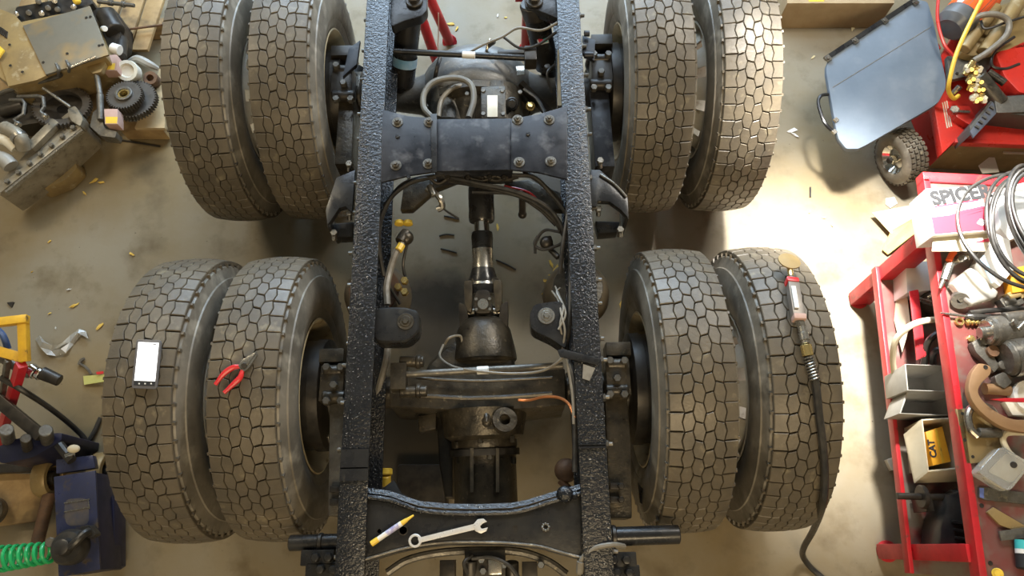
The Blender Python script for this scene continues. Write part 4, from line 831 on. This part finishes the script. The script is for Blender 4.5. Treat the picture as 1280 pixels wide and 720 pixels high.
# cart wheel
wc = P(1126, 196, .135); wd_ = Vector((-.88, -.30, .02)).normalized()
wh = ob('cart_wheel', lathe([(-.055, .075), (-.06, .095), (-.055, .115), (-.045, .128), (.045, .128), (.055, .115), (.06, .095), (.055, .075), (.03, .07), (-.03, .07)], wc, wd_, 36, caps=False), m_side, mc)
u_, v_, w_ = frame(wd_); tb = []
for i in range(30):
    for j, aa in enumerate((-.036, -.012, .012, .036)):
        t = 2*PI*(i + .5*(j % 2))/30; c = wc + w_*aa + (u_*math.cos(t) + v_*math.sin(t))*.130; rad = (u_*math.cos(t) + v_*math.sin(t))
        tb.append(box(c, (.018, .017, .014), m=Matrix((w_.cross(rad), w_, rad)).transposed()))
ob('wheel_tread', join(*tb), m_tread, wh)
ob('wheel_hub', lathe([(-.03, .07), (.045, .078), (.05, .072), (.025, .05), (.03, .02), (.055, .018), (.06, .01)], wc, wd_, 26), m_chrome, wh)
ob('axle_nut', nut(wc + wd_*.058, wd_, .016, .014), m_dark, wh)
# machinery on the cart
ob('tank', join(lathe([(0, .06), (.02, .09), (.25, .09), (.28, .06)], P(1232, -10, .44), P(1180, 45, .40) - P(1232, -10, .44), 26)), M('grey machine drum', (.10, .11, .12), (.16, .16, .16), .35, .3), mc)
tk = [o for o in bpy.data.objects if o.name.startswith('tank')][0]
td = (P(1180, 45, .40) - P(1232, -10, .44)).normalized(); to = P(1232, -10, .44)
def band(a0, a1, r, t0, t1, mt, nm):
    uu_, vv_, dd_ = frame(td); V = []; n = 10
    for a_ in (a0, a1):
        for i in range(n + 1): t = t0 + (t1 - t0)*i/n; V.append(to + td*a_ + (uu_*math.cos(t) + vv_*math.sin(t))*r)
    ob(nm, (V, [(i, i + 1, n + 2 + i, n + 1 + i) for i in range(n)]), mt, tk)
band(.02, .19, .0912, -.6, 3.0, m_orange, 'orange_label'); band(.02, .19, .0918, 2.05, 2.35, m_white, 'white_stripe')
for i in range(3): band(.05 + .04*i, .062 + .04*i, .0922, 2.1, 2.3, m_text, 'stripe_lettering')
ob('tank_guard', tube([P(1173, -5, .42), P(1172, 25, .41), P(1180, 55, .40), P(1192, 70, .39)], .008), m_redcart, mc)
ob('engine_case', join(prism(rounded(PP([(1200, 65), (1250, 5), (1340, -10), (1340, 50), (1260, 62), (1215, 70)], .40), .15), .12), cyl(P(1205, 62, .42), P(1245, 8, .46), .028), cyl(P(1230, 66, .42), P(1275, 0, .46), .035)), m_tan, mc, bevel=.015)
ob('grey_bracket', prism(PP([(1184, 70), (1240, 66), (1238, 84), (1228, 96), (1205, 96), (1187, 100)], .36), .03), m_cast, mc, bevel=.003)
for x, y in ((1196, 92), (1225, 83)): ob('bolt', nut(P(x, y, .361), (0, 0, 1), .008, .006), m_dark, mc)
ob('fuel_hose', tube([P(1230, -6, .54), P(1212, 30, .52), P(1196, 66, .50), P(1187, 100, .45), P(1186, 114, .40), P(1192, 123, .36), P(1198, 120, .34)], .010, 10), m_yplast, mc)
ob('hydraulic_hose', tube([P(1213, 28, .50), P(1224, 20, .52), P(1244, 18, .53), P(1260, 26, .52), P(1258, 44, .50), P(1236, 64, .47), P(1217, 76, .44)], .014, 10), m_hoseg, mc)
ob('control_cable', tube([P(1226, 26, .48), P(1232, 36, .48), P(1258, 28, .50), P(1290, 18, .50)], .006), m_hose, mc); ob('control_cable', tube([P(1268, 46, .44), P(1244, 64, .42), P(1240, 82, .40), P(1256, 86, .40), P(1274, 80, .40)], .007), m_hose, mc)
mf = ob('manifold', join(cyl(P(1212, 84, .38), P(1228, 124, .38), .028), cyl(P(1217, 76, .44), P(1206, 94, .40), .015)), m_brass, mc)
for i in range(16):
    x, y = 1208 + 5.0*(i % 4) + .35*(i//4)*6, 88 + 12*(i//4) + random.uniform(-2, 2); ob('manifold_fitting', join(nut(P(x, y, .40), (random.uniform(-.6, .6), random.uniform(-.6, .6), 1), .016, .03), cyl(P(x, y, .40), P(x + 2, y + 1, .44), .010)), m_brass if i % 3 else m_cream, mf)
ob('side_fitting', cyl(P(1190, 118, .32), P(1200, 108, .36), .014), m_steel, mc); ob('lug_bolt', nut(P(1192, 139, .33), (-.2, 0, 1), .022, .02), m_steel, mc); ob('lug_pin', cyl(P(1196, 139, .34), P(1212, 140, .34), .007), m_steel, mc)
ob('red_lug', join(prism(PP([(1188, 132), (1212, 132), (1222, 150), (1212, 156), (1196, 146)], .33), .05)), m_redcart, mc, bevel=.006)
ob('dark_cylinder', join(cyl(P(1222, 96, .42), P(1250, 130, .38), .040), cyl(P(1235, 90, .42), P(1256, 104, .42), .018)), m_grease, mc)
ob('red_shroud', prism(rounded(PP([(1244, 66), (1300, 40), (1330, 60), (1330, 118), (1275, 116), (1256, 96)], .40), .12), .10), m_redcart, mc, bevel=.012)
cbx = ob('control_box', prism(PP([(1214, 168), (1212, 158), (1241, 122), (1248, 120), (1330, 115), (1330, 150), (1244, 140)], .40), .14), M('black control box', (.05, .05, .048), (.09, .085, .07), .45), mc, bevel=.006)
ob('box_lid', prism(PP([(1246, 141), (1243, 122), (1330, 116), (1330, 139)], .410), .012), m_cast, cbx, bevel=.003); ob('vent_panel', prism(PP([(1213, 164), (1241, 127), (1246, 141), (1217, 172)], .404), .01), M('blue grey vent', (.10, .11, .14)), cbx, bevel=.001)
for i in range(5): ob('vent_slot', bar(P(1219 + 4.6*i, 157 - 6*i, .409), P(1224 + 4.6*i, 160 - 6*i, .409), .012, .006), m_cast, cbx)
for q, z, l_ in (([(1263, 158), (1280, 149), (1290, 158), (1278, 160)], .30, 'cream paper scrap below the black control box'), ([(1255, 185), (1282, 186), (1282, 193), (1254, 192)], .20, 'cream paper strip on the front skirt of the cart'), ([(1223, 207), (1242, 192), (1249, 215), (1228, 217)], .14, 'cream card scrap between the cart and the bench')): tag(ob('paper_tag', prism(PP(q, z), .002), m_paper), l_, 'paper', 'paper scraps on the engine cart')

# cardboard box at the top edge
cx_ = carton('cardboard_carton', PP([(982, -30), (1118, -30), (1118, 4), (984, 4)], .20), .20, m_card, 'brown cardboard carton with yellow tape beyond the dual tires'); ob('yellow_label', prism(PP([(1010, -14), (1034, -14), (1030, 2), (1011, 2)], .201), .001), m_yplast, cx_)

# ================================================================== left: salvaged transmission parts on a pallet
pal = thing('wooden_pallet', P(150, 60, 0), 'worn wooden pallet under the transmission parts', 'pallet')
zp_ = .13
for q in ([(186, -10), (207, -10), (184, 62), (164, 62)], [(160, -10), (183, -10), (150, 90), (126, 90)], [(132, -10), (156, -10), (118, 90), (92, 90)], [(100, -10), (128, -10), (88, 90), (60, 90)], [(30, -10), (60, -10), (20, 90), (-10, 90)], [(66, -10), (96, -10), (56, 90), (24, 90)]): ob('plank', prism(PP(q, zp_), .022), m_wood, pal, bevel=.003)
ob('stringer', prism(PP([(150, 152), (204, 152), (204, 163), (150, 163)], .10), .09), m_wood, pal, bevel=.003); ob('stringer', prism(PP([(120, 30), (206, 22), (206, 32), (120, 42)], zp_ - .023), .10), m_wood, pal, bevel=.003)
ob('plank', prism(PP([(168, 160), (202, 80), (206, 120), (206, 160)], zp_ - .002), .022), m_woodp, pal, bevel=.002); ob('plank', prism(PP([(0, 92), (150, 92), (160, 152), (0, 152)], .105), .022), m_wood, pal)

gb = thing('gearbox_housing', P(70, 60, .13), 'gearbox housing with large dull grey cover plate on the pallet', 'gearbox')
ob('cover_plate', prism(PP([(28, 32), (112, 7), (136, 68), (57, 93)], .40), .012), m_greyplate, gb, bevel=.003)
ob('case', prism(PP([(10, 30), (108, 10), (130, 68), (50, 92), (14, 108), (-10, 90), (-10, 20)], .385), .24), m_tan, gb, bevel=.01)
ob('side_flange', prism(PP([(-2, 10), (18, 18), (32, 34), (58, 94), (46, 100), (10, 108), (4, 90), (-6, 60)], .392), .02), m_tan, gb, bevel=.004)
for x, y in ((108, 22), (113, 21), (124, 57), (128, 56), (84, 67), (54, 78), (12, 56), (28, 90), (13, 82)): ob('bolt_hole', lathe([(0, .007), (.0015, .007), (.0015, .004)], P(x, y, .401), (0, 0, 1), 12), m_dark, gb)
for i in range(5): ob('grille_slot', bar(P(1 + 2.0*i, 34 + 1.4*i, .395), P(0 + 2*i, 42 + 1.4*i, .395), .006, .006), m_dark, gb)
for x, y in ((70, 80), (83, 76)): ob('lift_pin', tube([P(x, y, .41), P(x + 3, y + 7, .41), P(x + 3, y + 14, .38)], .007), m_cast, gb)
ob('lower_bar', join(tube([P(0, 117, .30), P(14, 112, .32), P(68, 97, .34), P(76, 93, .36)], .011)), m_cast, gb); ob('edge_rod', cyl(P(84, 86, .40), P(120, 71, .40), .007), m_steel, gb)
ob('yellow_tab', prism(PP([(-4, 54), (5, 62), (-2, 72), (-8, 70)], .42), .01), m_yplast, gb)
vl = thing('valve_body', P(60, 15, .13), 'dark oily valve body with a row of bright plungers behind the gearbox housing', 'valve body')
ob('body', prism(PP([(16, 20), (20, 8), (110, -8), (116, 4), (108, 8), (30, 32)], .30), .16), m_dark, vl, bevel=.008)
for x, y in ((20, 18), (36, 16), (52, 17), (60, 10), (72, 12), (68, 1), (92, 9), (48, 2)): ob('plunger', join(cyl(P(x, y, .30), P(x, y, .335), .014), cyl(P(x, y, .335), P(x, y, .345), .008)), m_chrome if x % 3 else m_cast, vl)
ob('yellow_cap', ball(P(96, 1, .33), .02), m_yplast, vl)
dc = tag(ob('dark_casting', join(prism(rounded(PP([(112, 10), (140, 8), (152, 22), (150, 48), (136, 60), (124, 44)], .26), .2), .13), cyl(P(132, 18, .27), P(145, 40, .27), .05)), m_dark, bevel=.01), 'dark oily casting between gearbox housing and pallet planks', 'casting'); ob('plug', cyl(P(129, 36, .30), P(131, 36, .34), .014), m_white, dc)
tag(ob('shift_rail', join(cyl(P(122, 2, .26), P(168, 7, .26), .010), cyl(P(136, 3, .26), P(141, 4, .26), .016), cyl(P(152, 5, .26), P(156, 6, .26), .016)), m_cast), 'thin grey shift rail lying at the pallet edge', 'rod')
tag(ob('thin_rod', cyl(P(150, 38, .16), P(204, 31, .16), .006), m_rust), 'rusty thin rod lying across the pallet planks', 'rod')
# gears
g1 = thing('gear_cluster', P(158, 124, .13), 'stack of two dark toothed gears with a bright bore on the pallet', 'gear')
ob('large_gear', gear(P(167, 126, .20), (.05, .1, 1), .118, .035, .03, 46), m_geard, g1); ob('small_gear', gear(P(157, 121, .255), (.05, .1, 1), .088, .035, .03, 40), m_geard, g1)
ob('hub', lathe([(0, .042), (.03, .042), (.032, .036), (.030, .028), (0, .026)], P(157, 121, .255), (.05, .1, 1), 28), m_cast, g1); ob('bearing', lathe([(-.01, .030), (.024, .028), (.024, .020), (-.01, .020)], P(157, 121, .262), (.05, .1, 1), 22), m_brass, g1)
g2 = tag(ob('ring_gear', gear(P(78, 134, .24), (.15, .2, 1), .135, .03, .095, 46), m_geard), 'large dark ring gear tilted below the gearbox housing', 'gear'); ob('gear_web', lathe([(-.02, .097), (-.01, .097), (-.012, .03), (-.02, .03)], P(78, 134, .24), (.15, .2, 1), 36), m_dark, g2)
tag(ob('dark_drum', lathe([(0, .07), (.01, .08), (.10, .08), (.12, .06), (.12, .03)], P(104, 108, .13), (0, .1, 1), 28), m_dark), 'dark drum between the ring gear and the lever', 'drum')
cp = tag(ob('filter_cap', join(lathe([(0, .05), (.05, .055), (.065, .052), (.066, .036), (.055, .030), (.055, .005)], P(165, 92, .20), (.1, -.4, 1), 28)), m_paper), 'pale round bearing cap resting on the gear stack', 'cap')
tag(ob('white_plug', cyl(P(140, 60, .36), P(150, 63, .36), .026), m_white), 'white plastic plug beside the cover plate corner', 'plug'); tag(ob('dark_pipe', cyl(P(152, 50, .22), P(150, 72, .26), .032), m_dark), 'dark pipe stub beside the white plug', 'pipe')
tag(ob('rust_bushing', lathe([(0, .035), (.05, .038), (.06, .034), (.06, .018), (.03, .016)], P(193, 102, .14), (.1, -.3, 1), 24), m_rust), 'rust red bushing beside the gear stack', 'bushing')
tag(ob('grey_rag', tube([P(160, 78, .20), P(172, 74, .21), P(186, 80, .20), P(198, 86, .17)], lambda t: .012 + .010*math.sin(PI*t), 8), m_gbin), 'twisted grey rag strip above the pale bearing cap', 'rag')
for q, l_ in (([(128, 69), (146, 68), (146, 88), (128, 88)], 'beside the white plug'), ([(130, 136), (147, 136), (147, 155), (131, 155)], 'below the lever')):
    o = tag(ob('pink_carton', prism(PP(q, .30), .06), m_pink, bevel=.002), 'small faded pink carton with yellow end ' + l_, 'box'); x0, y0 = q[3]; ob('yellow_label', prism(PP([(x0 + 1, y0 - 9), (x0 + 16, y0 - 9), (x0 + 15, y0 - 1), (x0 + 1, y0 - 1)], .301), .001), m_yplast, o)
lv = thing('lever_shaft', P(124, 120, .13), 'upright steel lever shaft with yoke foot beside the gears', 'lever')
ob('rod', join(cyl(P(118, 76, .33), P(125, 118, .30), .013), cyl(P(125, 118, .30), P(126, 150, .28), .016)), m_cast, lv); ob('yoke', join(prism(rounded(PP([(116, 140), (126, 132), (130, 160), (146, 164), (144, 172), (126, 170), (112, 158)], .27), .15), .06)), m_cast, lv, bevel=.008); ob('head', prism(rounded(PP([(108, 82), (122, 72), (132, 78), (126, 90), (114, 92)], .34), .2), .03), m_tan, lv, bevel=.004)
for i, q in enumerate(([(12, 125), (28, 125), (31, 130), (29, 143), (18, 150), (23, 156)], [(22, 121), (48, 120), (54, 122), (55, 134), (51, 140), (57, 146)])): o = tag(ob('bent_pipe', tube(PP(q, .34), .009, 8, smooth=False), m_cast), ('shorter' if i == 0 else 'longer') + ' bent grey steel fuel pipe lying over the dark parts', 'pipe'); ob('pipe_nut', cyl(P(q[-1][0] - 2, q[-1][1] - 2, .34), P(q[-1][0] + 1, q[-1][1] + 1, .34), .015), m_steel, o)
tag(ob('steel_rod', cyl(P(54, 110, .34), P(88, 134, .32), .008), m_steel), 'straight grey steel rod leaning over the ring gear', 'rod')
tag(ob('dark_manifold', join(prism(rounded(PP([(-10, 118), (30, 112), (60, 116), (66, 150), (20, 158), (-10, 150)], .22), .15), .10), cyl(P(0, 140, .24), P(30, 132, .24), .03)), m_dark, bevel=.012), 'dark oily manifold under the bent fuel pipes', 'manifold')
# long casting on the floor
tc = thing('transmission_casting', P(50, 200, 0), 'long ribbed transmission casting with flange lying on the floor', 'casting')
ob('body', prism(rounded(PP([(-10, 235), (20, 206), (40, 180), (70, 152), (88, 138), (102, 150), (104, 160), (60, 200), (0, 244)], .24), .12), .18), m_alu, tc, bevel=.015)
ob('flange', bar(P(0, 240, .245), P(103, 158, .245), .035, .03), m_alu, tc, bevel=.004); ob('gasket_edge', bar(P(8, 241, .252), P(104, 163, .252), .012, .02), m_steel, tc)
ob('rib', bar(P(38, 186, .262), P(72, 152, .262), .05, .04), m_alu, tc, bevel=.012); ob('end_boss', prism(rounded(PP([(84, 136), (94, 132), (104, 148), (100, 158), (88, 150)], .28), .2), .06), m_alu, tc, bevel=.006)
for t in (.1, .24, .38, .52, .66, .8, .94): c = P(0, 236, .262).lerp(P(98, 156, .262), t); ob('flange_bolt', nut(c, (0, 0, 1), .013, .016), m_steel, tc)
ob('pan', prism(rounded(PP([(34, 226), (62, 206), (80, 192), (94, 200), (96, 210), (80, 226), (50, 238)], .10), .15), .09), m_tan, tc, bevel=.012)
ob('pan_plug', nut(P(66, 218, .10), (0, 0, 1), .014, .01), m_dark, tc)
ob('elbow_pipe', tube([P(6, 160, .32), P(18, 166, .33), P(26, 174, .32), P(30, 186, .28)], .034, 14), m_alu, tc); ob('elbow_pipe', tube([P(-6, 172, .30), P(8, 176, .31), P(20, 186, .29)], .026, 12), m_paper, tc); ob('elbow_pipe', tube([P(-8, 196, .28), P(6, 200, .29), P(14, 208, .28)], .036, 14), m_gbin, tc)
ob('pipe_collar', lathe([(-.01, .039), (.01, .039)], P(24, 172, .322), (1, -1, -.2), 16), m_steel, tc)
tag(ob('thin_rod', cyl(P(150, 175, .006), P(200, 183, .006), .005), m_dark), 'thin dark rod lying on the bare floor below the pallet', 'rod')

# ================================================================== left: blue jack, stand and hoses
jk = thing('floor_jack', P(96, 650, 0), 'blue floor jack with black pump dome beside the outer tire', 'jack')
ob('top_plate', prism(PP([(67, 596), (119, 588), (125, 712), (73, 722)], .30), .010), m_jack, jk, bevel=.003)
ob('frame', prism(PP([(69, 598), (118, 590), (124, 712), (75, 720)], .289), .18), m_jackd, jk, bevel=.004)
ob('side_plate', prism(PP([(119, 600), (134, 608), (143, 625), (143, 708), (136, 713), (124, 713)], .16), .10), m_jackd, jk, bevel=.006)
ob('cross_bar', prism(PP([(70, 574), (116, 569), (119, 585), (70, 592)], .28), .03), m_jack, jk, bevel=.004)
ob('worn_patch', prism(rounded(PP([(80, 624), (110, 622), (112, 656), (82, 658)], .3005), .3), .0008), M('worn oily paint', (.10, .085, .07), (.05, .05, .07), .35, scale=25), jk)
for a, b in (((80, 629), (112, 624)), ((80, 640), (111, 634)), ((110, 624), (112, 636))): ob('scratch', bar(P(*a, .302), P(*b, .302), .004, .002), m_steel, jk)
for x, y in ((60, 597), (128, 590)):
    c = P(x, y, .085); wo = ob('jack_wheel', lathe([(-.03, .06), (-.03, .08), (-.022, .085), (.022, .085), (.03, .08), (.03, .06), (.015, .055), (-.015, .055)], c, (1, .05, 0), 30), m_tan, jk); ob('wheel_cap', cyl(c - Vector((.034, 0, 0)), c + Vector((.034, 0, 0)), .03), m_dark, wo)
pd = ob('pump_dome', join(lathe([(0, .068), (.04, .068), (.055, .058), (.06, .035), (.09, .030), (.095, .02)], P(92, 684, .30), (0, 0, 1), 30)), m_hose, jk); ob('pump_lever', tube([P(80, 688, .36), P(92, 680, .38), (P(104, 668, .37)), P(112, 664, .35)], .016, 10), m_hose, jk)
ob('pump_ear', prism(rounded(PP([(98, 658), (112, 656), (120, 668), (110, 674)], .345), .25), .045), m_hose, jk, bevel=.006); ob('release_knob', join(cyl(P(63, 678, .30), P(63, 678, .34), .019), cyl(P(63, 676, .24), P(63, 676, .30), .012)), m_cast, jk)
ob('lift_arm', tube([P(74, 556, .30), P(82, 566, .30), P(90, 576, .30)], .020, 10), m_dark, jk); ob('lift_collar', cyl(P(82, 570, .31), P(92, 566, .31), .012), m_chrome, jk)
ch_ = []
h0, h1 = P(-8, 700, .30), P(66, 690, .31); hu, hv, hd = frame(h1 - h0); turns = 8
for i in range(turns*16 + 1):
    t = i/(turns*16); a = 2*PI*i/16; rr = .048 - .012*t; ch_.append(h0 + (h1 - h0)*t + (hu*math.cos(a) + hv*math.sin(a))*rr)
tag(ob('coil_hose', tube(ch_, .0075, 8, smooth=False), m_green), 'green coiled air hose leading to the floor jack', 'hose')
# stand behind it
st_ = thing('parts_stand', P(16, 470, 0), 'yellow and red steel stand at the workshop side', 'stand')
ob('yellow_bar', bar(P(-10, 404, .55), P(35, 399, .55), .035, .03), m_yellow, st_, bevel=.003); ob('yellow_bar', bar(P(29, 397, .55), P(31, 452, .50), .035, .03), m_yellow, st_, bevel=.003); ob('yellow_bar', bar(P(-10, 437, .50), P(30, 448, .50), .04, .02), m_yellow, st_, bevel=.003)
ob('red_leg', bar(P(27, 455, .50), P(-2, 556, .02), .036, .036), m_red, st_, bevel=.004); ob('grey_strut', bar(P(10, 450, .5), P(2, 500, .25), .022, .022), m_cast, st_, bevel=.004)
ob('grey_arm', cyl(P(-10, 440, .45), P(38, 468, .42), .020), m_cast, st_); ob('collar', join(cyl(P(38, 461, .42), P(46, 467, .42), .028), cyl(P(48, 466, .42), P(52, 469, .42), .026)), m_chrome, st_); ob('rubber_foot', cyl(P(52, 466, .42), P(75, 476, .40), .028, .024), m_dark, st_)
ob('blue_hose', tube([P(-6, 410, .45), P(4, 420, .46), P(10, 436, .44)], .014), M('blue hose', (.05, .09, .2)), st_)
lj = thing('link_arm', P(30, 540, 0), 'dark steel link arm with two round posts between stand and jack', 'linkage')
ob('arm', bar(P(-10, 494, .36), P(52, 545, .34), .05, .03), m_dark, lj, bevel=.005); ob('base_plate', prism(rounded(PP([(-6, 560), (20, 548), (78, 540), (76, 552), (40, 572), (0, 580)], .30), .2), .295), m_jackd, lj, bevel=.004)
for x, y in ((8, 537), (57, 538), (32, 548)): ob('post', join(cyl(P(x + 3, y + 14, .28), P(x, y, .40), .026 if x != 32 else .020)), m_cast if x != 32 else m_grease, lj)
tag(ob('black_hose', tube([P(0, 472, .42), P(30, 489, .38), P(62, 510, .25), P(92, 534, .08), P(108, 552, .02), P(113, 572, .02)], .012, 10), m_hose), 'black hose sagging from the stand to the floor', 'hose'); tag(ob('black_strap', tube([P(126, 522, .012), P(118, 540, .012), P(108, 556, .012), P(100, 572, .012)], .011, 8), m_hose), 'short black hose on the floor beside the jack', 'hose')
tag(ob('square_tube', bar(P(-10, 587, .06), P(50, 584, .06), .04, .04), m_dark, bevel=.003), 'dark square tube lying left of the jack wheel', 'tube') if False else tag(ob('square_tube', bar(P(-10, 587, .06), P(50, 584, .06), .04, .04), m_dark, bevel=.003), 'dark square tube lying against the jack wheel', 'tube')
tag(ob('timber_board', prism(PP([(-20, 592), (52, 592), (54, 650), (-20, 660)], .04), .035), m_wood, bevel=.004), 'brown timber board on the floor beside the jack', 'board'); tag(ob('dark_pole', cyl(P(62, 616, .10), P(44, 690, .10), .026), m_rust), 'dark rusty pole standing beside the jack frame', 'pole')
tag(ob('grey_pot', lathe([(0, .04), (.03, .06), (.07, .062), (.09, .045), (.095, .01)], P(-2, 640, .05), (0, 0, 1), 24), m_cast), 'grey round metal pot on the timber board', 'pot')
tag(ob('white_tip', ball(P(92, 561, .33), .022, (1.2, .8, .6)), m_cream), 'cream rubber plug lying on the jack arm', 'plug')
# jack stands behind the shock absorbers
for (a, b, c_, d_), l_ in ((((532, -14), (562, 52), (522, 8), (551, 92)), 'red jack stand with two tube legs beyond the torque rod'), (((660, -6), (657, 62), (668, 4), (668, 66)), 'red jack stand mostly hidden by the stickered shock absorber')):
    j = thing('jack_stand', P(*b, 0), l_, 'jack stand')
    for p0, p1, zz in ((a, b, .42), (c_, d_, .42)): o = ob('leg', cyl(P(*p0, zz), P(*p1, .012), .026, .026), m_red, j); ob('foot', cyl(P(*p1, 0), P(*p1, .012), .040), m_red, o)
    ob('neck', cyl(P(*a, .40), P(*a, .60), .035), m_red, j); ob('saddle', box(P(*a, .61), (.12, .06, .02)), m_red, j, bevel=.003)
tag(ob('pink_string', tube([P(548, 16, .40), P(548, 45, .30), P(547, 66, .25)], .003, 6), m_pink), 'thin pink cord hanging before the jack stand', 'cord')

# ================================================================== litter on the floor
def leaf(x, y, s, rot, mt, label, cat, group, z=.003):
    c = P(x, y, z); n = 9; V = [c + Vector((0, 0, .004))]
    for i in range(n):
        a = 2*PI*i/n; r = s*(.6 + .4*random.random())*(1.5 if i % 4 == 0 else 1)
        V.append(c + Vector((r*math.cos(a)*math.cos(rot) - .5*r*math.sin(a)*math.sin(rot), r*math.cos(a)*math.sin(rot) + .5*r*math.sin(a)*math.cos(rot), random.uniform(0, .006))))
    V += [v - Vector((0, 0, .002)) for v in V]; m_ = n + 1
    F = [(0, 1 + i, 1 + (i + 1) % n) for i in range(n)] + [(m_, m_ + 1 + (i + 1) % n, m_ + 1 + i) for i in range(n)] + [(1 + i, m_ + 1 + i, m_ + 1 + (i + 1) % n, 1 + (i + 1) % n) for i in range(n)]
    return tag(ob(cat.replace(' ', '_'), (V, F), mt), label, cat, group)
for x, y, s, l_ in ((93, 382, .018, 'orange yellow leaf on the floor above the crumpled film'), (125, 408, .022, 'broad yellow leaf between the crumpled film and the outer tire'), (165, 318, .016, 'yellow leaf on the floor at the top of the outer tire'), (118, 226, .02, 'curled yellow leaf on the floor beside the long casting'), (106, 242, .012, 'small yellow leaf below the curled leaf by the casting'), (127, 228, .014, 'yellow leaf tip touching the curled leaf by the casting'), (62, 392, .008, 'tiny leaf fragment beside the yellow stand bar'), (62, 302, .010, 'yellow leaf speck on the open floor below the long casting'), (40, 340, .006, 'tiny leaf speck on the open floor above the yellow stand')): leaf(x, y, s, random.uniform(0, 3), m_leaf, l_, 'leaf', 'yellow leaves on the open floor')
for x, y, s, l_ in ((689, 330, .02, 'yellow leaf under the chassis at the hose union'), (694, 338, .025, 'largest yellow leaf by the air spring under the chassis'), (684, 352, .02, 'yellow leaf beside the wiring above the stud bracket'), (681, 366, .018, 'yellow leaf touching the stud bracket under the chassis'), (622, 284, .018, 'yellow leaf beside the bright spline of the drive shaft'), (776, 381, .018, 'yellow leaf between frame rail and inner tire'), (690, 345, .015, 'small yellow leaf overlapping the leaves by the air spring'), (563, 30, .02, 'crumbled yellow leaf at the foot of the red jack stand'), (571, 36, .014, 'smaller crumbled leaf at the foot of the red jack stand'), (632, 22, .01, 'pale leaf speck on the floor between the jack stands')): leaf(x, y, s, random.uniform(0, 3), m_leaf, l_, 'leaf', 'yellow leaves under the chassis')
for x, y, s, l_ in ((1066, 34, .028, 'large pale leaf below the cardboard carton'), (1036, 17, .02, 'thin pale leaf against the cardboard carton'), (1016, 72, .014, 'small pale leaf near the grey lid hinge'), (1040, 282, .008, 'pale leaf speck on the brightly lit floor'), (1012, 265, .008, 'pale leaf speck between tire and bright floor')): leaf(x, y, s, random.uniform(0, 3), m_leafp, l_, 'leaf', 'pale leaves beyond the tires')
for x, y, s, l_ in ((990, 163, .026, 'torn white paper scrap between tire and cart handle'), (994, 169, .018, 'smaller white scrap overlapping the torn paper'), (1030, 272, .010, 'white paper speck on the brightly lit floor'), (86, 362, .01, 'white paper speck above the orange yellow leaf'), (70, 410, .008, 'white paper speck above the crumpled film'), (622, 20, .010, 'white paper speck between the jack stands')): leaf(x, y, s, random.uniform(0, 3), m_white, l_, 'paper scrap', 'white paper scraps')
tag(ob('wood_offcut', box(P(1115, 580, .015), (.04, .05, .03), .3), m_paper, bevel=.002), 'small pale wood block on the floor before the bench', 'block')
for q, l_ in (([(555, 270), (565, 272), (574, 274)], 'upper cut cable tie on the floor beside the drive shaft'), ([(549, 295), (558, 293), (568, 294)], 'middle cut cable tie on the floor beside the drive shaft'), ([(551, 311), (560, 313), (571, 316)], 'lower cut cable tie on the floor beside the drive shaft'), ([(1013, 234), (1013, 246)], 'short black cable tie on the floor between tire and cart'), ([(620, 325), (632, 330), (645, 337)], 'black cable tie on the floor between shaft and wiring')): tag(ob('cable_tie', tube(PP(q, .006), .0045, 6), m_hose), l_, 'cable tie', 'cut cable ties on the floor')
fo = [(44, 424), (50, 434), (58, 443), (70, 445), (82, 441), (92, 430), (101, 418), (110, 423), (107, 414), (99, 411), (88, 419), (78, 428), (66, 432), (56, 427), (49, 419)]
fc = sum((P(x, y, .03) for x, y in fo), Vector())/len(fo); fv = [P(x, y, .004 + .022*((k*7) % 5)/4) for k, (x, y) in enumerate(fo)]; mid = [v.lerp(fc, .0) for v in fv]
gv = [P(52, 427, .03), P(64, 438, .012), P(76, 436, .035), P(87, 428, .012), P(97, 416, .03)]
film = [v for v in fv] + gv; nf = len(fv)
near_g = lambda v: nf + min(range(5), key=lambda q: (gv[q] - v).length)
ff = []
for k in range(nf):
    a_, b_ = near_g(fv[k]), near_g(fv[(k + 1) % nf]); ff.append((k, (k + 1) % nf, b_))
    if a_ != b_: ff.append((k, b_, a_))
low = [v - Vector((0, 0, .003)) for v in film]
pb = tag(ob('plastic_film', (film + low, ff + [tuple(len(film) + q for q in reversed(f)) for f in ff]), m_bag, sharp=10), 'crumpled clear plastic film lying on the floor', 'plastic film')
sg = thing('ratchet_strap', P(112, 470, 0), 'short strap with yellow label and metal hook beside the outer tire', 'strap'); ob('label', prism([P(104, 470, .012), P(130, 468, .03), P(130, 477, .03), P(105, 481, .012)], .004), M('lime label', (.55, .55, .18), (.45, .45, .14), .6), sg); ob('hook', tube(PP([(98, 456), (101, 450), (105, 449), (100, 454), (108, 460), (114, 468)], .012), .006, 6), m_cast, sg); ob('red_end', prism(PP([(120, 465), (129, 464), (129, 467), (121, 468)], .035), .004), m_grips, sg)
tag(ob('black_rag', prism(rounded(PP([(8, 378), (18, 377), (14, 385)], .006), .2), .005), m_dark), 'small black rubber scrap on the dusty floor', 'scrap')

dp = tag(ob('drain_pan', join(prism(rounded(PP([(496, 580), (556, 580), (560, 650), (496, 650)], .10), .1), .10)), m_dark, bevel=.01), 'black oil drain pan on the floor under the rear axle', 'pan')
